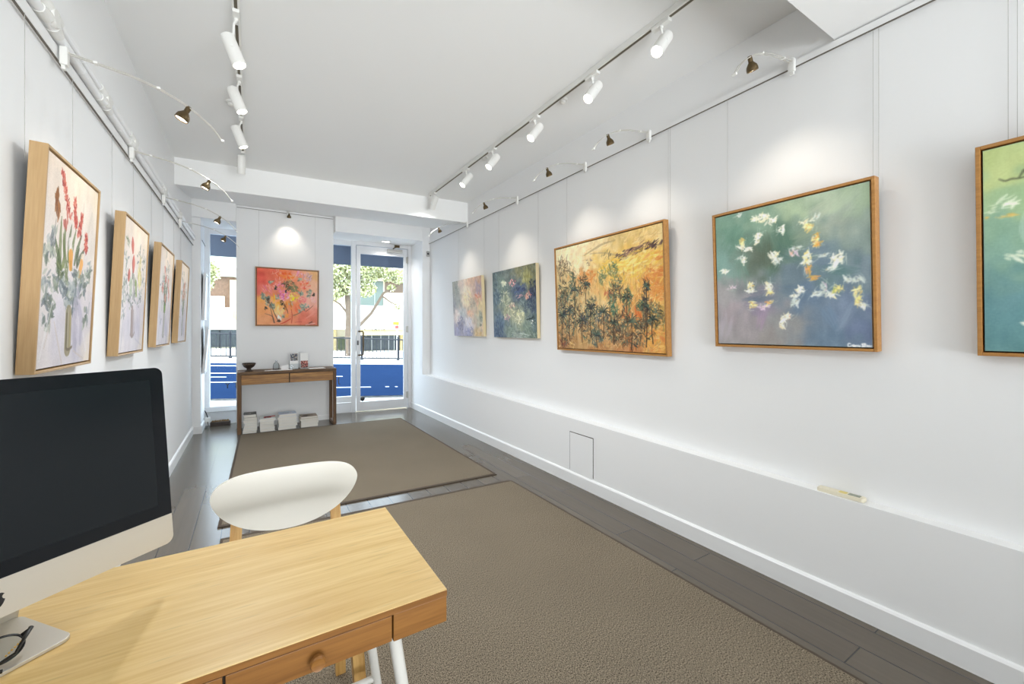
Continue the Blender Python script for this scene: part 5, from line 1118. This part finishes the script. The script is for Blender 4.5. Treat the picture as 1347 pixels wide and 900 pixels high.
# pole sign by the railing
t = thing('street_sign', 'yellow and red street sign on a thin white pole beyond the railing', 'sign', st(.02, .6))
g = G(); g.tube([st(.02, .6, 0), st(.02, .6, 1.72)], .035, 8); obj('pole', g, WHITE, t, world=True)
g = G(); g.box((-.19, -.02, 0), (.10, .0, .16), .004, M.Translation(st(0, .55, 1.62))); obj('yellow_plate', g, mat('yellow sign', (244, 196, 50), .5), t, world=True)
g = G(); g.box((-.09, -.02, 0), (.09, .0, .15), .004, M.Translation(st(0, .55, 1.45))); obj('red_plate', g, mat('red sign', (232, 90, 80), .5), t, world=True)

# trees
BARK = mat('grey brown bark', (112, 96, 80), .9, var=.2, vscale=8)
LEAFM = bpy.data.materials.new('pale green leaves'); LEAFM.use_nodes = True
nt = LEAFM.node_tree; p = nt.nodes['Principled BSDF']; p.inputs['Roughness'].default_value = .6
oi = nt.nodes.new('ShaderNodeAttribute'); oi.attribute_name = 'leafcol'; nt.links.new(oi.outputs['Color'], p.inputs['Base Color'])
def tree(label, base, trunk, branches, blobs, n, seed):
    t = thing('tree', label, 'tree', base); r = random.Random(seed)
    g = G(); g.tube(*trunk, 10)
    obj('trunk', g, BARK, t, world=True)
    for b in branches:
        g = G(); g.tube(b[0], b[1], 8); obj('branch', g, BARK, t, world=True)
    vs, fs, cs = [], [], []
    tot = sum(q[1] ** 2 for q in blobs)
    for c, R in blobs:
        for _ in range(int(n * R * R / tot)):
            while True:
                d = V((r.uniform(-1, 1), r.uniform(-1, 1), r.uniform(-1, 1)))
                if .2 < d.length < 1: break
            q = V(c) + V((d.x * R, d.y * R, d.z * R * .8)); nrm = V((r.gauss(0, 1), r.gauss(0, 1), r.gauss(0, 1) + .6)).normalized()
            a = nrm.orthogonal().normalized(); a.rotate(__import__('mathutils').Quaternion(nrm, r.uniform(0, 6.3))); b = nrm.cross(a); L = r.uniform(.045, .095); w = L * .55; i = len(vs)
            vs += [q - a * L, q + b * w + nrm * .02, q + a * L, q - b * w + nrm * .02]; fs.append((i, i + 1, i + 2, i + 3)); cs.append(r.choice([(206, 206, 150), (226, 224, 180), (176, 178, 120), (236, 234, 204), (140, 142, 92), (214, 212, 166)]))
    me = bpy.data.meshes.new('foliage'); W = WORLD[t.name].inverted(); me.from_pydata([W @ v for v in vs], [], fs)
    at = me.color_attributes.new('leafcol', 'FLOAT_COLOR', 'CORNER'); at.data.foreach_set('color', np.repeat(np.array([lin(c) for c in cs]), 4, axis=0).ravel().astype(np.float32))
    me.materials.append(LEAFM); o = bpy.data.objects.new('foliage', me); COL.objects.link(o); o.parent = t; o['kind'] = 'stuff'
T3 = lambda s, z, tt=3: A0 + V((US.x, US.y, 0)) * s + NS * tt + V((0, 0, z + .1))
tree('street tree with a forked trunk and pale foliage seen through the door', T3(-2.07, -.02),
     ([T3(-2.07, -.1), T3(-2.12, .9), T3(-2.08, 1.9), T3(-2.14, 2.95), T3(-2.1, 3.9)], [.17, .155, .14, .13, .06]),
     [([T3(-2.05, 1.2), T3(-1.55, 1.55), T3(-1.0, 2.15), T3(-.4, 3.2), T3(.1, 3.5), T3(.6, 3.75)], [.09, .085, .075, .065, .045, .025]), ([T3(-.45, 3.05), T3(-.05, 2.75), T3(.5, 2.5)], [.045, .035, .015]),
      ([T3(-2.12, 2.1), T3(-2.5, 2.6), T3(-2.9, 2.85)], [.06, .045, .02]), ([T3(-2.12, 3.0), T3(-1.7, 3.7), T3(-1.3, 4.3)], [.08, .05, .02])],
     [(T3(-2.7, 4.1), .85), (T3(-2.0, 4.5), .9), (T3(-1.35, 4.3), .85), (T3(-.7, 4.45), .6), (T3(-2.1, 3.5), .6), (T3(-1.3, 3.4), .55), (T3(-2.8, 3.2), .55), (T3(-.2, 4.2), .5), (T3(.35, 4.1), .5), (T3(-3.4, 3.8), .8), (T3(.3, 2.5), .2), (T3(.0, 3.5), .22)], 12500, 3)
tree('pale leafy street tree seen through the left window', T3(-9.0, .2),
     ([T3(-9.3, .1), T3(-9.2, 1.6), T3(-8.8, 2.9), T3(-8.4, 3.9)], [.18, .16, .11, .05]), [([T3(-9.0, 2.4), T3(-8.3, 2.9), T3(-7.7, 3.4)], [.08, .05, .02])],
     [(T3(-8.5, 4.2), .8), (T3(-7.95, 3.9), .5), (T3(-8.2, 3.4), .45), (T3(-8.8, 3.2), .5), (T3(-9.6, 4.2), .9)], 5200, 8)

# buildings beyond, scaled back from the shop
KB = 1.6
def bp(s, z, tt=0.0):
    S0, T0 = -2.31, -19.67
    return A0 + V((US.x, US.y, 0)) * (S0 + KB * (s - S0)) + NS * (T0 + KB * (9 - T0) + tt) + V((0, 0, 1.3 + KB * (z - 1.3) + .1))
def bblock(g, s0, s1, z0, z1, t0, t1):
    q = [bp(s0, z0, t0), bp(s1, z0, t0), bp(s1, z0, t1), bp(s0, z0, t1), bp(s0, z1, t0), bp(s1, z1, t0), bp(s1, z1, t1), bp(s0, z1, t1)]
    return g.hexa(q)
CREAMW = mat('cream render', (232, 220, 192), .85, var=.04, vscale=.6); WHITEW = mat('white canopy', (240, 238, 232), .8); TAN = mat('tan fascia', (196, 176, 130), .8)
DGL = mat('dark shop glass', (46, 54, 56), .12, var=.5, vscale=1.2); GGL = mat('green grey window glass', (104, 114, 106), .3, spec=.2); BRK = mat('brown brick', (112, 88, 70), .9, var=.2, vscale=6); HEDGE = mat('clipped hedge', (62, 66, 42), .95, var=.5, vscale=14, bump=1, bscale=30)
t = thing('building', 'cream building with white canopy and dark shopfront seen through the glass door', 'building', bp(-1, -.1))
def bobj(name, m, spans, lab=None):
    g = G()
    for s in spans: bblock(g, *s)
    return obj(name, g, m, t, world=True, label=lab)
bobj('wall', CREAMW, [(-4.4, 5, -.1, 5.4, .4, 6)])
bobj('upper_storey', CREAMW, [(-4.4, 5, 5.3, 9, 0, 6)])
bobj('canopy', WHITEW, [(-4.4, 5, 1.33, 2.80, -2.2, .4)], 'broad white canopy')
bobj('fascia', TAN, [(-1.65, 5, .96, 1.32, -1.9, .4)], 'tan shop fascia')
bobj('shop_glass', DGL, [(-2.0, 1.14, -.05, .96, .3, .45)])
bobj('pillar', TAN, [(1.16, 1.5, -.1, .96, -.2, .5)]); bobj('pillar', TAN, [(-3.1, -2.75, -.1, 5.0, .0, .5)])
for s in (-1.25, -.62, -.05, .45, .8): bobj('mullion', STEEL, [(s - .012, s + .012, -.05, .95, .24, .32)])
bobj('window', GGL, [(-1.95, .10, 2.86, 4.5, .3, .45)]); bobj('window', mat('brown tinted glass', (96, 76, 56), .3), [(.2, 2.6, 3.78, 4.5, .25, .45)])
bobj('window_mullion', STEEL, [(-.45, -.42, 2.86, 4.5, .22, .32)])
bobj('wall_panel', CREAMW, [(.12, 3, 2.80, 3.76, .2, .45)])
bobj('ledge', CREAMW, [(-4.4, 5, 4.52, 5.0, -.6, .4)])
text_obj('sign_lettering', 'LATTE', .46, M.Translation(bp(-.30, 1.235, -2.26)) @ M.Rotation(-math.radians(10), 4, 'Z'), BLACK, t, .01, world=True)
text_obj('sign_lettering', 'E', .40, M.Translation(bp(-1.12, 1.245, -2.26)) @ M.Rotation(-math.radians(10), 4, 'Z'), BLACK, t, .01, world=True)
t2 = thing('hedge', 'dark clipped hedge at the foot of the building behind the tree trunk', 'hedge', bp(-2.2, .05, -.6))
g = G(); bblock(g, -2.66, -1.72, .08, .86, -.9, -.1); obj('clipped_bush', g, HEDGE, t2, world=True)

t = thing('building', 'brown brick and cream building seen through the left window', 'building', bp(-9, 0))
bobj('wall', CREAMW, [(-13, -8.2, -.1, 2.6, .4, 6)])
bobj('brick_wall', BRK, [(-13, -8.28, 2.5, 4.4, .35, 6)])
bobj('upper_storey', mat('grey green render', (176, 182, 168), .8), [(-13, -8.1, 4.4, 8, .0, 6)]); bobj('band', CREAMW, [(-13, -8.0, 4.9, 5.4, -.5, .3)])
bobj('pillar', TAN, [(-8.45, -8.12, 1.9, 4.2, -.1, .6)])
bobj('canopy', WHITEW, [(-13, -8.3, 1.95, 2.55, -1.2, .4)]); bobj('awning_blind', mat('pale green blind', (196, 202, 178), .8), [(-13, -8.05, 1.32, 1.96, -1.4, -1.2)])
bobj('shop_glass', DGL, [(-13, -8.05, .3, 1.3, .25, .45)])
for s in (-9.5, -9.0, -8.5): bobj('mullion', IRON, [(s - .02, s + .02, .2, 1.3, .18, .28)])
bobj('wall_panel', CREAMW, [(-13, -8.75, 2.5, 3.25, .2, .4)])

# the shop's own awning
t = thing('awning', 'blue grey fabric awning over the shop front', 'awning', SF @ M.Translation((-.5, 1.0, 2.465)))
AWN = mat('blue grey awning canvas', (110, 118, 134), .8, var=.03, vscale=2)
g = G(); P = [(-3.2, 1.0, 2.465), (2.6, 1.0, 2.465), (2.6, 1.008, 2.465), (-3.2, 1.008, 2.465), (-3.2, 1.0, 2.80), (2.6, 1.0, 2.80), (2.6, 1.008, 2.80), (-3.2, 1.008, 2.80)]
g.hexa([SF @ V(q) for q in P]); obj('valance', g, AWN, t, world=True)
g = G(); P = [(-3.2, .12, 3.25), (2.6, .12, 3.25), (2.6, 1.005, 2.79), (-3.2, 1.005, 2.79)]
g.hexa([SF @ V(q) for q in P] + [SF @ (V(q) + V((0, 0, .01))) for q in P]); obj('sloping_cover', g, AWN, t, world=True)
for s in (-3.0, -.35, 2.4):
    g = G(); g.tube([SF @ V((s, .12, 2.95)), SF @ V((s, .99, 2.79))], .012, 8); obj('support_arm', g, IRON, t, world=True)

# rest of the shop's own building above and beside
FAC = mat('rendered facade', (206, 200, 190), .85)
g = G(); g.box((-5, -4, 3.13), (7, 6.98, 14)); obj('wall_facade', g, FAC, kind='structure')
g = G(); g.box((-5, 6.7, 0), (-.82, 6.98, 3.13)); g.box((2.62, 6.7, 0), (7, 6.98, 3.13)); obj('wall_street', g, FAC, kind='structure')

# ------------------------------------------------------------------ light
FILL_PT, REAR, SKY, SPR = 12, 84, 6.0, 72
def area(name, loc, sx, sy, energy, color=(1, .97, .93)):
    l = bpy.data.lights.new(name, 'AREA'); l.shape = 'RECTANGLE'; l.size = sx; l.size_y = sy; l.energy = energy; l.color = color
    o = bpy.data.objects.new(name, l); COL.objects.link(o); o.location = loc; return o
# added fill behind the camera: bare point lights and a rear area panel
for y in (-1.0, -2.2):
    l = bpy.data.lights.new('fill_glow', 'POINT'); l.energy = FILL_PT; l.color = (.88, .94, 1.0); l.shadow_soft_size = .14
    o = bpy.data.objects.new('fill_glow', l); COL.objects.link(o); o.location = (.9, y, 1.95)  # unseen fill light, no lamp hangs here
rf = area('rear_fill', (.9, -3.17, 1.35), 2.7, 2.3, REAR, (.92, .96, 1)); rf.rotation_euler = (PI / 2 + .32, 0, 0); rf.data.spread = math.radians(SPR)  # added fill panel; the rear wall has no opening
sun = bpy.data.lights.new('sun', 'SUN'); sun.energy = 2.7; sun.angle = .009; sun.color = (1, .95, .86)
so = bpy.data.objects.new('sun', sun); COL.objects.link(so)
dv = V((.10, .78, -1.0)); so.rotation_euler = dv.to_track_quat('-Z', 'Y').to_euler(); so.location = (0, -10, 20)
wd = bpy.data.worlds.new('sky'); S.world = wd; wd.use_nodes = True
bg = wd.node_tree.nodes['Background']; bg.inputs[0].default_value = (.74, .87, 1, 1); bg.inputs[1].default_value = SKY

# ------------------------------------------------------------------ camera
cd = bpy.data.cameras.new('camera'); cam = bpy.data.objects.new('camera', cd); COL.objects.link(cam); S.camera = cam
cd.sensor_width = 36; cd.lens = 550 / 1347 * 36; cd.shift_y = -16 / 1347; cd.clip_start = .02; cd.clip_end = 300
cam.location = (0, 0, 1.30); cam.rotation_euler = (PI / 2, 0, -math.radians(31.9116))
S.view_settings.view_transform = 'Standard'; S.view_settings.look = 'None'; S.view_settings.gamma = 1; S.view_settings.use_curve_mapping = False
S.view_settings.exposure = 0.02
